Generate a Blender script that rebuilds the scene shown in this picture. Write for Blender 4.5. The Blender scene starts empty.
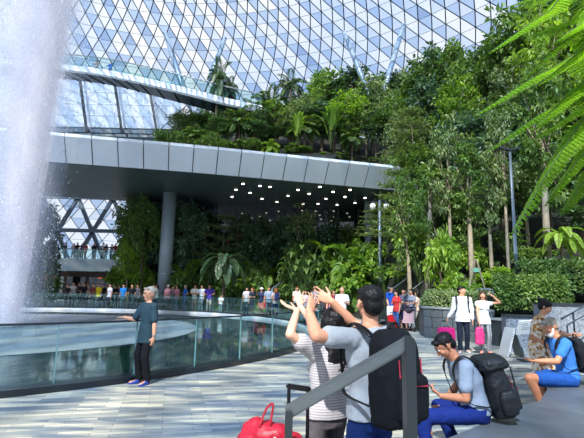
import bpy, bmesh, math, random
import numpy as np
from mathutils import Vector, Matrix, noise
C = bpy.context.scene.collection
PI = math.pi
# ---------------------------------------------------------------- camera model
FPX, PITCH, ROLL, EYE = 440.0, math.radians(9.04), math.radians(1.25), 1.6
def ray(px, py):
    u = (px-292)/FPX; v = -(py-219)/FPX
    c, s = math.cos(ROLL), math.sin(ROLL)
    U = c*u-s*v; V = s*u+c*v
    return Vector((U, math.cos(PITCH)-V*math.sin(PITCH), math.sin(PITCH)+V*math.cos(PITCH)))
def G(px, py, z=0.0):
    r = ray(px, py); t = (z-EYE)/r.z
    return Vector((r.x*t, r.y*t, z))
def D(px, py, Y):
    r = ray(px, py); t = Y/r.y
    return Vector((r.x*t, Y, EYE+r.z*t))
# ---------------------------------------------------------------- mesh helpers
def V3(*a): return Vector(a)
def frame(d, up=Vector((0, 0, 1))):
    d = d.normalized()
    if abs(d.dot(up)) > 0.98: up = Vector((0, 1, 0)) if abs(d.y) < .9 else Vector((1, 0, 0))
    x = d.cross(up).normalized(); y = x.cross(d).normalized()
    return x, y
def ringloft(bm, rings, cap=True):
    vr = [[bm.verts.new(p) for p in r] for r in rings]
    n = len(vr[0])
    for a, b in zip(vr, vr[1:]):
        for i in range(n):
            bm.faces.new((a[i], a[(i+1) % n], b[(i+1) % n], b[i]))
    if cap:
        bm.faces.new(list(reversed(vr[0]))); bm.faces.new(vr[-1])
    return vr
def capsule(bm, a, b, ra, rb, seg=10, flat=1.0, side=None):
    a = Vector(a); b = Vector(b); d = b-a
    L = d.length
    if L < 1e-6: d = Vector((0, 0, 1)); L = 1e-4
    d.normalize()
    if side is not None:
        x = (Vector(side)-d*d.dot(Vector(side))).normalized(); y = d.cross(x)
    else: x, y = frame(d)
    prof = [(-ra*.97, ra*.22), (-ra*.71, ra*.71), (-ra*.3, ra*.95), (0, ra), (L, rb), (L+rb*.3, rb*.95), (L+rb*.71, rb*.71), (L+rb*.97, rb*.22)]
    rings = []
    for t, r in prof:
        rings.append([a+d*t+x*(math.cos(2*PI*k/seg)*r)+y*(math.sin(2*PI*k/seg)*r*flat) for k in range(seg)])
    ringloft(bm, rings)
def ellipsoid(bm, c, r, X=(1, 0, 0), Y=(0, 1, 0), Z=(0, 0, 1), seg=16, rows=9):
    c = Vector(c); X, Y, Z = Vector(X), Vector(Y), Vector(Z)
    rings = []
    for j in range(rows):
        t = -PI/2+PI*(j+.35)/(rows-.3)
        rings.append([c+X*(r[0]*math.cos(t)*math.cos(2*PI*k/seg))+Y*(r[1]*math.cos(t)*math.sin(2*PI*k/seg))+Z*(r[2]*math.sin(t)) for k in range(seg)])
    ringloft(bm, rings)
def eloft(bm, secs, seg=20, power=1.0):
    """secs: (centre, rx, ry, X, Y)"""
    rings = []
    for c, rx, ry, X, Y in secs:
        rr = []
        for k in range(seg):
            ca, sa = math.cos(2*PI*k/seg), math.sin(2*PI*k/seg)
            ca = math.copysign(abs(ca)**power, ca); sa = math.copysign(abs(sa)**power, sa)
            rr.append(Vector(c)+Vector(X)*(rx*ca)+Vector(Y)*(ry*sa))
        rings.append(rr)
    ringloft(bm, rings)
def box(bm, lo, hi):
    x0, y0, z0 = lo; x1, y1, z1 = hi
    v = [bm.verts.new(p) for p in ((x0,y0,z0),(x1,y0,z0),(x1,y1,z0),(x0,y1,z0),(x0,y0,z1),(x1,y0,z1),(x1,y1,z1),(x0,y1,z1))]
    for f in ((3,2,1,0),(4,5,6,7),(0,1,5,4),(1,2,6,5),(2,3,7,6),(3,0,4,7)): bm.faces.new([v[i] for i in f])
def obox(bm, c, X, Y, Z, hx, hy, hz):
    c = Vector(c); X, Y, Z = Vector(X), Vector(Y), Vector(Z)
    v = [bm.verts.new(c+X*(sx*hx)+Y*(sy*hy)+Z*(sz*hz)) for sz in (-1, 1) for sx, sy in ((-1,-1),(1,-1),(1,1),(-1,1))]
    for f in ((3,2,1,0),(4,5,6,7),(0,1,5,4),(1,2,6,5),(2,3,7,6),(3,0,4,7)): bm.faces.new([v[i] for i in f])
def bar(bm, a, b, w, h=None, up=Vector((0, 0, 1))):
    a = Vector(a); b = Vector(b); d = (b-a); L = d.length; d.normalize(); x, y = frame(d, up)
    obox(bm, (a+b)/2, x, y, d, w/2, (h or w)/2, L/2)
def tube(bm, pts, r, seg=8, flat=1.0, side=None, r1=None):
    pts = [Vector(p) for p in pts]; n = len(pts); rings = []
    px = None
    for i, p in enumerate(pts):
        d = (pts[min(i+1, n-1)]-pts[max(i-1, 0)]).normalized()
        if side is not None: x = Vector(side); x = (x-d*d.dot(x)).normalized(); y = d.cross(x)
        elif px is None: x, y = frame(d)
        else: x = (px-d*d.dot(px)).normalized(); y = d.cross(x)
        px = x
        rr = r if r1 is None else r+(r1-r)*i/(n-1)
        if callable(r): rr = r(i/(n-1))
        rings.append([p+x*(math.cos(2*PI*k/seg+PI/seg)*rr)+y*(math.sin(2*PI*k/seg+PI/seg)*rr*flat) for k in range(seg)])
    ringloft(bm, rings)
def smoothpts(pts, n=6):
    pts = [Vector(p) for p in pts]; out = []
    P = [pts[0]*2-pts[1]]+pts+[pts[-1]*2-pts[-2]]
    for i in range(1, len(P)-2):
        for k in range(n):
            t = k/n; a, b, c, d = P[i-1], P[i], P[i+1], P[i+2]
            out.append(.5*((2*b)+(c-a)*t+(2*a-5*b+4*c-d)*t*t+(3*b-a-3*c+d)*t**3))
    out.append(pts[-1]); return out
def prism(bm, poly, z0, z1):
    a = [bm.verts.new((p[0], p[1], z0)) for p in poly]; b = [bm.verts.new((p[0], p[1], z1)) for p in poly]
    n = len(poly)
    bm.faces.new(list(reversed(a))); bm.faces.new(b)
    for i in range(n): bm.faces.new((a[i], a[(i+1) % n], b[(i+1) % n], b[i]))
def bevel(bm, w, seg=2):
    bmesh.ops.bevel(bm, geom=list(bm.edges), offset=w, segments=seg, affect='EDGES', clamp_overlap=True)
def to_me(bm, name, smooth=False):
    bmesh.ops.recalc_face_normals(bm, faces=bm.faces)
    me = bpy.data.meshes.new(name); bm.to_mesh(me); bm.free()
    if smooth: me.polygons.foreach_set('use_smooth', [True]*len(me.polygons))
    return me
def linkobj(name, me, mat, parent=None):
    o = bpy.data.objects.new(name, me); C.objects.link(o)
    if mat is not None:
        for m in (mat if isinstance(mat, (list, tuple)) else [mat]): me.materials.append(m)
    if parent: o.parent = parent
    return o
def obj(name, bm, mat, parent=None, smooth=False): return linkobj(name, to_me(bm, name, smooth), mat, parent)
def tag(o, label, cat, group=None):
    o['label'] = label; o['category'] = cat
    if group: o['group'] = group
    return o
def struct(o, kind='structure', label=None):
    o['kind'] = kind
    if label: o['label'] = label
    return o
def thing(name, label, cat, loc=(0, 0, 0), group=None):
    o = bpy.data.objects.new(name, None); C.objects.link(o); o.location = loc; o.empty_display_size = .1
    return tag(o, label, cat, group)
def dup(root, loc, rotz=0.0, scale=1.0, label=None, group=None, mats=None):
    r = root.copy(); C.objects.link(r); r.location = loc; r.rotation_euler = (0, 0, rotz)
    r.scale = scale if isinstance(scale, (tuple, list)) else (scale,)*3
    if label: r['label'] = label
    if group: r['group'] = group
    for ch in list(root.children):
        c = ch.copy(); C.objects.link(c); c.parent = r
        for g in ch.children:
            d = g.copy(); C.objects.link(d); d.parent = c
    return r
_TS = bpy.data.scenes.new("tmp_scene")
def remesh(bm, voxel, iters=3, fac=.5, wrinkle=0.0, wscale=9.0, seed=0):
    bmesh.ops.recalc_face_normals(bm, faces=bm.faces)
    me = bpy.data.meshes.new('tmp'); bm.to_mesh(me); bm.free()
    o = bpy.data.objects.new('tmp', me); C.objects.link(o)
    C.objects.unlink(o); _TS.collection.objects.link(o); m = o.modifiers.new('r', 'REMESH'); m.mode = 'VOXEL'; m.voxel_size = voxel; m.adaptivity = 0
    if iters:
        s = o.modifiers.new('s', 'SMOOTH'); s.factor = fac; s.iterations = iters
    _TS.view_layers[0].update(); dg = _TS.view_layers[0].depsgraph
    res = bpy.data.meshes.new_from_object(o.evaluated_get(dg))
    bpy.data.objects.remove(o); bpy.data.meshes.remove(me)
    if wrinkle:
        n_ = len(res.vertices); co = np.empty(n_*3); res.vertices.foreach_get('co', co); co = co.reshape(-1, 3)
        nr = np.empty(n_*3, dtype=np.float32); res.vertex_normals.foreach_get('vector', nr); nr = nr.reshape(-1, 3)
        am = np.empty(n_)
        for i in range(n_):
            p = co[i]; q = Vector((p[0]*wscale+seed, p[1]*wscale, p[2]*wscale*1.3)); am[i] = wrinkle*(noise.noise(q)+.5*noise.noise(q*2.3))
        co += nr*am[:, None]; res.vertices.foreach_set('co', co.ravel()); res.update()
    res.polygons.foreach_set('use_smooth', [True]*len(res.polygons))
    return res
# ---------------------------------------------------------------- materials
_M = {}
def nt(name):
    m = bpy.data.materials.new(name); m.use_nodes = True
    t = m.node_tree; t.nodes.clear(); out = t.nodes.new('ShaderNodeOutputMaterial')
    return m, t, out
def N(t, k, **kw):
    n = t.nodes.new(k)
    for a, b in kw.items():
        if a in n.inputs: n.inputs[a].default_value = b
        else: setattr(n, a, b)
    return n
def rgb(h):
    def f(c): c /= 255; return c/12.92 if c <= .04045 else ((c+.055)/1.055)**2.4
    return (f(h[0]), f(h[1]), f(h[2]), 1)
def mat(name, col, rough=.6, metal=0, spec=.5, nscale=0, namt=.15, bump=0, bscale=20, sheen=0, emit=0, coords='Object', stretch=None):
    if name in _M: return _M[name]
    m, t, out = nt(name); L = t.links.new
    b = N(t, 'ShaderNodeBsdfPrincipled'); L(b.outputs[0], out.inputs[0])
    c = rgb(col) if max(col) > 1.01 else (*col, 1)
    b.inputs['Base Color'].default_value = c; b.inputs['Roughness'].default_value = rough
    b.inputs['Metallic'].default_value = metal; b.inputs['Specular IOR Level'].default_value = spec
    if sheen: b.inputs['Sheen Weight'].default_value = sheen
    if emit: b.inputs['Emission Color'].default_value = c; b.inputs['Emission Strength'].default_value = emit
    tc = N(t, 'ShaderNodeTexCoord'); src = tc.outputs[coords]
    if stretch:
        mp = N(t, 'ShaderNodeMapping'); mp.inputs['Scale'].default_value = stretch; L(src, mp.inputs[0]); src = mp.outputs[0]
    if nscale:
        n = N(t, 'ShaderNodeTexNoise', Scale=nscale, Detail=5.0); L(src, n.inputs['Vector'])
        mr = N(t, 'ShaderNodeMapRange'); mr.inputs[1].default_value = .3; mr.inputs[2].default_value = .7
        mr.inputs[3].default_value = 1-namt; mr.inputs[4].default_value = 1+namt; L(n.outputs[0], mr.inputs[0])
        mx = N(t, 'ShaderNodeVectorMath', operation='SCALE'); mx.inputs[0].default_value = c[:3]
        L(mr.outputs[0], mx.inputs['Scale']); L(mx.outputs[0], b.inputs['Base Color'])
    if bump:
        n = N(t, 'ShaderNodeTexNoise', Scale=bscale, Detail=4.0); L(src, n.inputs['Vector'])
        bp = N(t, 'ShaderNodeBump', Strength=bump, Distance=.02); L(n.outputs[0], bp.inputs['Height']); L(bp.outputs[0], b.inputs['Normal'])
    _M[name] = m; return m
def glassmat(name, tint, gloss=(1, 1, 1), fac=.06, rough=.02, haze=0.0):
    m, t, out = nt(name); L = t.links.new
    tr = N(t, 'ShaderNodeBsdfTransparent'); tr.inputs[0].default_value = (*tint, 1)
    gl = N(t, 'ShaderNodeBsdfGlossy', Roughness=rough); gl.inputs[0].default_value = (*gloss, 1)
    lw = N(t, 'ShaderNodeLayerWeight', Blend=.5); pw = N(t, 'ShaderNodeMath', operation='POWER'); L(lw.outputs['Facing'], pw.inputs[0]); pw.inputs[1].default_value = 4.5
    fr = N(t, 'ShaderNodeMath', operation='MULTIPLY_ADD'); L(pw.outputs[0], fr.inputs[0]); fr.inputs[1].default_value = .8; fr.inputs[2].default_value = fac
    mx = N(t, 'ShaderNodeMixShader'); L(fr.outputs[0], mx.inputs[0]); L(tr.outputs[0], mx.inputs[1]); L(gl.outputs[0], mx.inputs[2])
    last = mx
    if haze:
        df = N(t, 'ShaderNodeBsdfTranslucent'); df.inputs[0].default_value = (*tint, 1)
        d2 = N(t, 'ShaderNodeBsdfDiffuse'); d2.inputs[0].default_value = (*tint, 1)
        a = N(t, 'ShaderNodeMixShader', Fac=.4); L(df.outputs[0], a.inputs[1]); L(d2.outputs[0], a.inputs[2])
        m2 = N(t, 'ShaderNodeMixShader', Fac=haze); L(mx.outputs[0], m2.inputs[1]); L(a.outputs[0], m2.inputs[2]); last = m2
    L(last.outputs[0], out.inputs[0]); return m
def leafmat(name, c1, c2, rough=.45, trans=.35, spec=.4):
    """leaf colour varies leaf by leaf and plant by plant"""
    m, t, out = nt(name); L = t.links.new
    g = N(t, 'ShaderNodeNewGeometry'); oi = N(t, 'ShaderNodeObjectInfo')
    ad = N(t, 'ShaderNodeMath', operation='MULTIPLY_ADD'); L(oi.outputs['Random'], ad.inputs[0]); ad.inputs[1].default_value = .35
    ml = N(t, 'ShaderNodeMath', operation='MULTIPLY'); L(g.outputs['Random Per Island'], ml.inputs[0]); ml.inputs[1].default_value = .65
    L(ml.outputs[0], ad.inputs[2])
    r = N(t, 'ShaderNodeMix', data_type='RGBA'); L(ad.outputs[0], r.inputs[0])
    r.inputs[6].default_value = rgb(c1); r.inputs[7].default_value = rgb(c2)
    b = N(t, 'ShaderNodeBsdfPrincipled', Roughness=rough); b.inputs['Specular IOR Level'].default_value = spec; L(r.outputs[2], b.inputs['Base Color'])
    tr = N(t, 'ShaderNodeBsdfTranslucent')
    sc = N(t, 'ShaderNodeMix', data_type='RGBA', blend_type='MULTIPLY'); sc.inputs[0].default_value = 1; L(r.outputs[2], sc.inputs[6]); sc.inputs[7].default_value = (1.6, 1.7, .6, 1)
    L(sc.outputs[2], tr.inputs[0])
    mx = N(t, 'ShaderNodeMixShader', Fac=trans); L(b.outputs[0], mx.inputs[1]); L(tr.outputs[0], mx.inputs[2]); L(mx.outputs[0], out.inputs[0])
    return m
# ================================================================ SETTING
PC = Vector((-12.08, 17.2, 0)); PR = 13.3          # pool centre and radius
m_steel = mat('steel', (150, 156, 160), .35, .7)
m_dksteel = mat('dark_steel', (52, 58, 64), .4, .6)
m_white = mat('white_steel', (205, 215, 225), .5)
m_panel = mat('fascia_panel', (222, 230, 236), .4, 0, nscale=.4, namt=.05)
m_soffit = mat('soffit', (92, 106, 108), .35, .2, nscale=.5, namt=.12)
m_granite = mat('granite', (104, 110, 116), .55, nscale=22, namt=.35, bump=.2, bscale=40)
m_stone = mat('bench_stone', (86, 93, 99), .42, nscale=5, namt=.14, bump=.08)
m_dkgran = mat('dark_granite', (40, 46, 50), .35, nscale=12, namt=.25)
m_soil = mat('soil', (34, 38, 24), .95, nscale=2, namt=.4)
m_black = mat('black_metal', (18, 19, 20), .4, .3)
m_concrete = mat('concrete', (128, 134, 138), .7, nscale=3, namt=.15)

def paver_mat():
    m, t, out = nt('plaza_pavers'); L = t.links.new
    tc = N(t, 'ShaderNodeTexCoord'); mp = N(t, 'ShaderNodeMapping'); mp.inputs['Rotation'].default_value = (0, 0, math.radians(-15))
    L(tc.outputs['Object'], mp.inputs[0])
    br = N(t, 'ShaderNodeTexBrick'); L(mp.outputs[0], br.inputs['Vector'])
    br.inputs['Scale'].default_value = 1.0; br.inputs['Brick Width'].default_value = .55; br.inputs['Row Height'].default_value = .10
    br.inputs['Mortar Size'].default_value = .004; br.offset = .37; br.inputs['Bias'].default_value = .0
    br.inputs['Color1'].default_value = rgb((206, 203, 192)); br.inputs['Color2'].default_value = rgb((132, 143, 150)); br.inputs['Mortar'].default_value = rgb((116, 122, 126))
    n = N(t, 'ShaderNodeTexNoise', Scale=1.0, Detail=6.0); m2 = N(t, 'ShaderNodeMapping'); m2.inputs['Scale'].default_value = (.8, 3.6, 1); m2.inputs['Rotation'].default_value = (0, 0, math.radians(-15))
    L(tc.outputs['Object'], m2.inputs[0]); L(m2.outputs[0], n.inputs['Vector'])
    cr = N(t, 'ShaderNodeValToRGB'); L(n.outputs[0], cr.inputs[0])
    e = cr.color_ramp.elements; e[0].position = .40; e[0].color = rgb((112, 134, 158)); e[1].position = .60; e[1].color = rgb((255, 247, 224))  # noise varies the stone tone and paints in dappled light and roof shade
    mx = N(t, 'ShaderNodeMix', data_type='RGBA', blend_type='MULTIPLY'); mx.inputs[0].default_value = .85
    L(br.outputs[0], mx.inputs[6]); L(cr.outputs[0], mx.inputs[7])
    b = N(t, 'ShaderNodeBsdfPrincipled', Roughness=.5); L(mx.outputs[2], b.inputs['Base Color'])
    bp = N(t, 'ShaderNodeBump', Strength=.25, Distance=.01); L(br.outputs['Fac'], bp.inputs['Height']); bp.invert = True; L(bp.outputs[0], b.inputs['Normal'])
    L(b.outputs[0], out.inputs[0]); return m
bm = bmesh.new()      # plaza floor with the round pool cut out
nseg = 96
inner = [Vector((PC.x+PR*math.cos(2*PI*k/nseg), PC.y+PR*math.sin(2*PI*k/nseg), 0)) for k in range(nseg)]
outer = []
for k in range(nseg):
    c, s = math.cos(2*PI*k/nseg), math.sin(2*PI*k/nseg); f = 90/max(abs(c), abs(s)); outer.append(Vector((PC.x+c*f, PC.y+s*f, 0)))
vi = [bm.verts.new(p) for p in inner]; vo = [bm.verts.new(p) for p in outer]
vb = [bm.verts.new(p-Vector((0, 0, .3))) for p in inner]
for k in range(nseg):
    j = (k+1) % nseg
    bm.faces.new((vi[k], vo[k], vo[j], vi[j])); bm.faces.new((vb[k], vi[k], vi[j], vb[j]))
struct(obj('floor', bm, paver_mat()), label='blue grey stone paved plaza around the round pool')

def disc(z, r, r0=0, n=96, z0=None):
    bm = bmesh.new(); rr = [r0+(r-r0)*i/8 for i in range(9)]
    rings = []
    for q, a in enumerate(rr):
        zz = z if z0 is None else z0+(z-z0)*(q/8)**2
        rings.append([bm.verts.new((PC.x+max(a, .01)*math.cos(2*PI*k/n), PC.y+max(a, .01)*math.sin(2*PI*k/n), zz)) for k in range(n)])
    for a, b in zip(rings, rings[1:]):
        for k in range(n): bm.faces.new((a[k], b[k], b[(k+1) % n], a[(k+1) % n]))
    return bm
def water_mat(name, c, rough, bump, scale, spec=.5):
    m, t, out = nt(name); L = t.links.new
    b = N(t, 'ShaderNodeBsdfPrincipled', Roughness=rough); b.inputs['Base Color'].default_value = rgb(c); b.inputs['Specular IOR Level'].default_value = spec
    tc = N(t, 'ShaderNodeTexCoord'); n = N(t, 'ShaderNodeTexNoise', Scale=scale, Detail=4.0); L(tc.outputs['Object'], n.inputs['Vector'])
    bp = N(t, 'ShaderNodeBump', Strength=bump, Distance=.02); L(n.outputs[0], bp.inputs['Height']); L(bp.outputs[0], b.inputs['Normal'])
    n2 = N(t, 'ShaderNodeTexNoise', Scale=.5, Detail=3.0); L(tc.outputs['Object'], n2.inputs['Vector'])
    mr = N(t, 'ShaderNodeMapRange'); mr.inputs[3].default_value = .75; mr.inputs[4].default_value = 1.2; L(n2.outputs[0], mr.inputs[0])
    sc = N(t, 'ShaderNodeVectorMath', operation='SCALE'); sc.inputs[0].default_value = rgb(c)[:3]; L(mr.outputs[0], sc.inputs['Scale']); L(sc.outputs[0], b.inputs['Base Color'])
    L(b.outputs[0], out.inputs[0]); return m
o = obj('pool_water', disc(-.10, PR), water_mat('pool_water', (16, 40, 44), .05, .05, 3.0, .9)); struct(o, label='dark reflective water of the round pool')
o = obj('pool_bowl', disc(-.09, 8.4), water_mat('bowl', (130, 136, 144), .6, .12, 5.0, .15)); struct(o, label='pale shallow bowl under the waterfall')

# railing round the pool: one thing, panels, posts, handrail, curb
m_rglass = glassmat('rail_glass', (.80, .91, .91), (.85, 1, 1))
m_gedge = mat('glass_edge', (140, 200, 190), .2)
m_curb = mat('dark_curb', (26, 32, 38), .3)
rt = thing('pool_railing', 'curved glass railing with thin dark handrail around the round pool', 'railing', (PC.x, PC.y, 0))
bm = bmesh.new(); n = 160
def ringsweep(bm, secs, n=160):
    vs = [[bm.verts.new((r*math.cos(2*PI*k/n), r*math.sin(2*PI*k/n), z)) for r, z in secs] for k in range(n)]
    m = len(secs)
    for k in range(n):
        a, b = vs[k], vs[(k+1) % n]
        for i in range(m): bm.faces.new((a[i], b[i], b[(i+1) % m], a[(i+1) % m]))
ringsweep(bm, [(PR-.28, -.12), (PR-.28, .10), (PR+.12, .10), (PR+.12, -.12)]); obj('curb', bm, m_curb, rt)
bm = bmesh.new(); ringsweep(bm, [(PR-.5, -.12), (PR-.5, .0), (PR-.285, .04), (PR-.285, -.12)]); obj('inner_rim', bm, mat('pale_rim', (196, 202, 206), .5), rt)
bm = bmesh.new(); ringsweep(bm, [(PR-.025, .985), (PR-.025, 1.015), (PR+.025, 1.015), (PR+.025, .985)]); obj('handrail', bm, m_dksteel, rt)
NP = 67
q0_ = G(50, 389); a0 = math.atan2(q0_.y-PC.y, q0_.x-PC.x)  # a joint of the panels at the left of the standing woman
for k in range(NP):
    a = 2*PI*k/NP+a0; b = 2*PI*(k+1)/NP+a0
    bm = bmesh.new(); q = []
    for i in range(5):
        t = a+.0006+(b-a-.0012)*i/4
        for r in (PR-.008, PR+.008):
            for z in (.10, .985): q.append(bm.verts.new((r*math.cos(t), r*math.sin(t), z)))
    for i in range(4):
        s = q[i*4:i*4+8]
        for f in ((0, 1, 5, 4), (3, 2, 6, 7), (1, 3, 7, 5)): bm.faces.new([s[j] for j in f])
    obj('glass_panel', bm, m_rglass, rt)
    bm = bmesh.new(); c, s = math.cos(a), math.sin(a)
    obox(bm, (PR*c, PR*s, .545), (c, s, 0), (-s, c, 0), (0, 0, 1), .016, .006, .44); obj('post', bm, mat('post_edge', (110, 150, 148), .3, .2), rt)

# -------- elevated deck (bridge) across the back of the plaza
front = [(-34, 20.6), (-25, 22.1), (-16.44, 23.88), (-11.36, 25.0), (-6.27, 26.1), (-.18, 27.74), (5.99, 29.45), (9.5, 30.5)]
fp = smoothpts([(x, y, 0) for x, y in front], 8)
def offs(i, d):
    t = (fp[min(i+1, len(fp)-1)]-fp[max(i-1, 0)]).normalized(); nrm = Vector((-t.y, t.x, 0)); return fp[i]+nrm*d
dk = thing('elevated_deck', 'wide elevated concrete deck with pale metal fascia crossing behind the pool', 'bridge', (-6, 26, 8.5))
def dpt(i, d, z): p = offs(i, d); return Vector((p.x+6, p.y-26, z-8.5))
bm = bmesh.new(); nf = len(fp)
# core slab
sec = [(0.05, 8.55), (0.0, 9.9), (11, 9.9), (11, 8.55)]
rings = [[dpt(i, d, z) for d, z in sec] for i in range(nf)]; ringloft(bm, rings); obj('slab', bm, m_concrete, dk)
bm = bmesh.new()
def resamp(step):
    L = [0]
    for a, b in zip(fp, fp[1:]): L.append(L[-1]+(b-a).length)
    out = []; s = 0
    while s < L[-1]:
        i = max(j for j in range(len(L)) if L[j] <= s); i = min(i, nf-2); f = (s-L[i])/(L[i+1]-L[i])
        p = fp[i].lerp(fp[i+1], f); t = (fp[i+1]-fp[i]).normalized(); out.append((p, t, Vector((-t.y, t.x, 0)))); s += step
    return out
org = Vector((-6, 26, 8.5))
rs = resamp(1.42)
for (p, t, nn), (p2, t2, n2) in zip(rs, rs[1:]):   # fascia panels leaning forward, small joints between
    g = .03
    A = p+t*g; B = p2-t2*g
    q = []
    for P_, n_ in ((A, nn), (B, n2)):
        for d, z in ((.1, 8.62), (-.02, 8.50), (-.95, 9.80), (-.9, 9.98), (.3, 9.98)): q.append(P_+n_*d+Vector((0, 0, z))-org)
    vs = [bm.verts.new(x) for x in q]
    for i in range(4): bm.faces.new((vs[i], vs[i+1], vs[i+6], vs[i+5]))
    bm.faces.new(vs[0:5]); bm.faces.new(vs[5:10])
obj('fascia', bm, m_panel, dk)
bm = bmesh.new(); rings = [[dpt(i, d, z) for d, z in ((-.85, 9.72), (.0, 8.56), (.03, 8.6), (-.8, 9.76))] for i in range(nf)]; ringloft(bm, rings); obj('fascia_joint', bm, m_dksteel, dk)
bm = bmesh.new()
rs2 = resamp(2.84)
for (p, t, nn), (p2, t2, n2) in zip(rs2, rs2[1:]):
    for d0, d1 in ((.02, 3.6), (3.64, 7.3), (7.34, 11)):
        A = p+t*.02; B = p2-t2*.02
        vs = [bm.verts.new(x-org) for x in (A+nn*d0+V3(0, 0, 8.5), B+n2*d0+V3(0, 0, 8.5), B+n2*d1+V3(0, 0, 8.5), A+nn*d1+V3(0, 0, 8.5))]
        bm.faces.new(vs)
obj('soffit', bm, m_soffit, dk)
bm = bmesh.new(); rings = [[dpt(i, d, z) for d, z in ((-.35, 9.95), (-.35, 10.02), (-.1, 10.02), (-.1, 9.95))] for i in range(nf)]; ringloft(bm, rings); obj('coping', bm, m_white, dk)
m_lamp = mat('downlight', (255, 244, 225), .5, emit=9)
random.seed(3)
for (px, py) in [(232,197),(243,184),(270,187),(288,196),(260,186),(277,202),(298,190),(303,204),(309,194),(326,199),(333,192),(345,197),(350,190),(355,203),(320,187),(365,198),(370,206),(337,205),(318,204),(250,193),(262,199),(236,190)]:
    q = G(px, py, 8.49)
    bm = bmesh.new(); bmesh.ops.create_cone(bm, cap_ends=True, segments=12, radius1=.085, radius2=.1, depth=.04, matrix=Matrix.Translation(q-org)); obj('downlight', bm, m_lamp, dk)

def column(px, Y, r, label, ztop=8.5, x=None):
    p = D(px, 250, Y) if x is None else Vector((x, Y, 0))
    bm = bmesh.new()
    bmesh.ops.create_cone(bm, cap_ends=True, segments=32, radius1=r, radius2=r, depth=ztop, matrix=Matrix.Translation((0, 0, ztop/2)))
    o = obj('column', bm, mat('column_paint', (150, 162, 168), .45, .1, nscale=.8, namt=.06), smooth=False)
    for f in o.data.polygons: f.use_smooth = len(f.vertices) == 4
    o.location = (p.x, Y, 0); tag(o, label, 'column')
    bm = bmesh.new(); bmesh.ops.create_cone(bm, cap_ends=True, segments=32, radius1=r+.03, radius2=r+.03, depth=.08, matrix=Matrix.Translation((0, 0, 2.5))); c = obj('collar', bm, m_steel, o)
    bm = bmesh.new(); bmesh.ops.create_cone(bm, cap_ends=True, segments=32, radius1=r+.05, radius2=r+.05, depth=.3, matrix=Matrix.Translation((0, 0, .15))); obj('plinth', bm, m_dksteel, o)
column(0, 32.3, .48, 'thick round grey column holding up the deck behind the pool crowd', x=-9.17)
column(0, 34, .42, 'slimmer shaded round column under the right end of the deck', x=6.1)

# dark glazed wall under the deck with mullions
m_dkglass = mat('dark_glass', (14, 24, 26), .04, 0, .9)
w = thing('glazed_wall', 'dark reflective glass wall under the deck behind the planting', 'wall', (-2, 37.0, 0))
bm = bmesh.new(); box(bm, (-8, -.1, .0), (9.5, .1, 8.6)); obj('glazing', bm, m_dkglass, w)
for k in range(11):
    bm = bmesh.new(); x = -8+k*1.74; box(bm, (x-.06, -.25, 0), (x+.06, -.1, 8.5)); obj('mullion', bm, m_dksteel, w)
for z in (3.2, 6.2):
    bm = bmesh.new(); box(bm, (-8, -.2, z-.06), (9.4, -.1, z+.06)); obj('transom', bm, m_dksteel, w)
# warm orange shop display lights seen in the dark glazing
sc = thing('shop_display', 'dim orange lit display glowing behind the dark glass wall', 'display', (-4.3, 36.6, 5.3))
bm = bmesh.new(); 
for k in range(4): box(bm, (-1.1+k*.9, 0, -.5), (-.5+k*.9, .08, .45))
obj('panel', bm, mat('orange_glow', (150, 52, 22), .5, emit=.35), sc)
bm = bmesh.new(); box(bm, (-1.2, .08, -.6), (2.4, .14, .55)); obj('frame', bm, m_black, sc)

# -------- left: balcony building beneath the deck, restaurant below it
m_balc = mat('balcony_fascia', (92, 106, 112), .5, nscale=1.2, namt=.2)
bb = thing('balcony_building', 'two storey grey building with balcony and dark brown shopfront beyond the pool', 'building', (-24, 45, 0))
def prt(name, m, fn, parent=bb):
    bm = bmesh.new(); fn(bm); return obj(name, bm, m, parent)
prt('balcony_slab', m_balc, lambda b: box(b, (-18, 0, 2.95), (11.5, 9, 4.2)))
prt('shop_wall', mat('shop_brown', (66, 44, 36), .5, nscale=1, namt=.3), lambda b: box(b, (-18, 3.2, 0), (11.5, 4.2, 2.95)))
prt('roof_slab', mat('inner_slab', (140, 150, 156), .5), lambda b: box(b, (-18, -6, 12.3), (11.5, 3.5, 14.2)))
for k in range(12):
    prt('shop_window', mat('shop_window', (150, 160, 160), .2, emit=.25) if k in (2, 5, 6, 9) else m_dkglass, lambda b: box(b, (-17+k*2.4, 3.1, .5), (-15+k*2.4, 3.2, 2.4)))
for k in range(6): prt('pier', m_balc, lambda b: box(b, (-17.6+k*5.7, .6, 0), (-17.0+k*5.7, 1.2, 2.95)))
prt('balcony_glass', m_rglass, lambda b: box(b, (-18, .05, 4.2), (11.5, .09, 5.15)))
prt('balcony_rail', m_dksteel, lambda b: box(b, (-18, .0, 5.15), (11.5, .12, 5.22)))
aw = thing('awning', 'orange red awning over the shopfront beyond the pool', 'awning', (-17.6, 44.2, 2.2))
bm = bmesh.new(); prism(bm, [(-1.2, -.9), (1.2, -.9), (1.2, .9), (-1.2, .9)], 0, .1); obj('canopy', bm, mat('awning', (190, 84, 48), .7), aw)
for s in (-1.1, 1.1):
    bm = bmesh.new(); bar(bm, (s, .8, 0), (s, -.8, .02), .05); bar(bm, (s, .8, -2.2), (s, .8, 0), .05); obj('support', bm, m_dksteel, aw)

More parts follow.
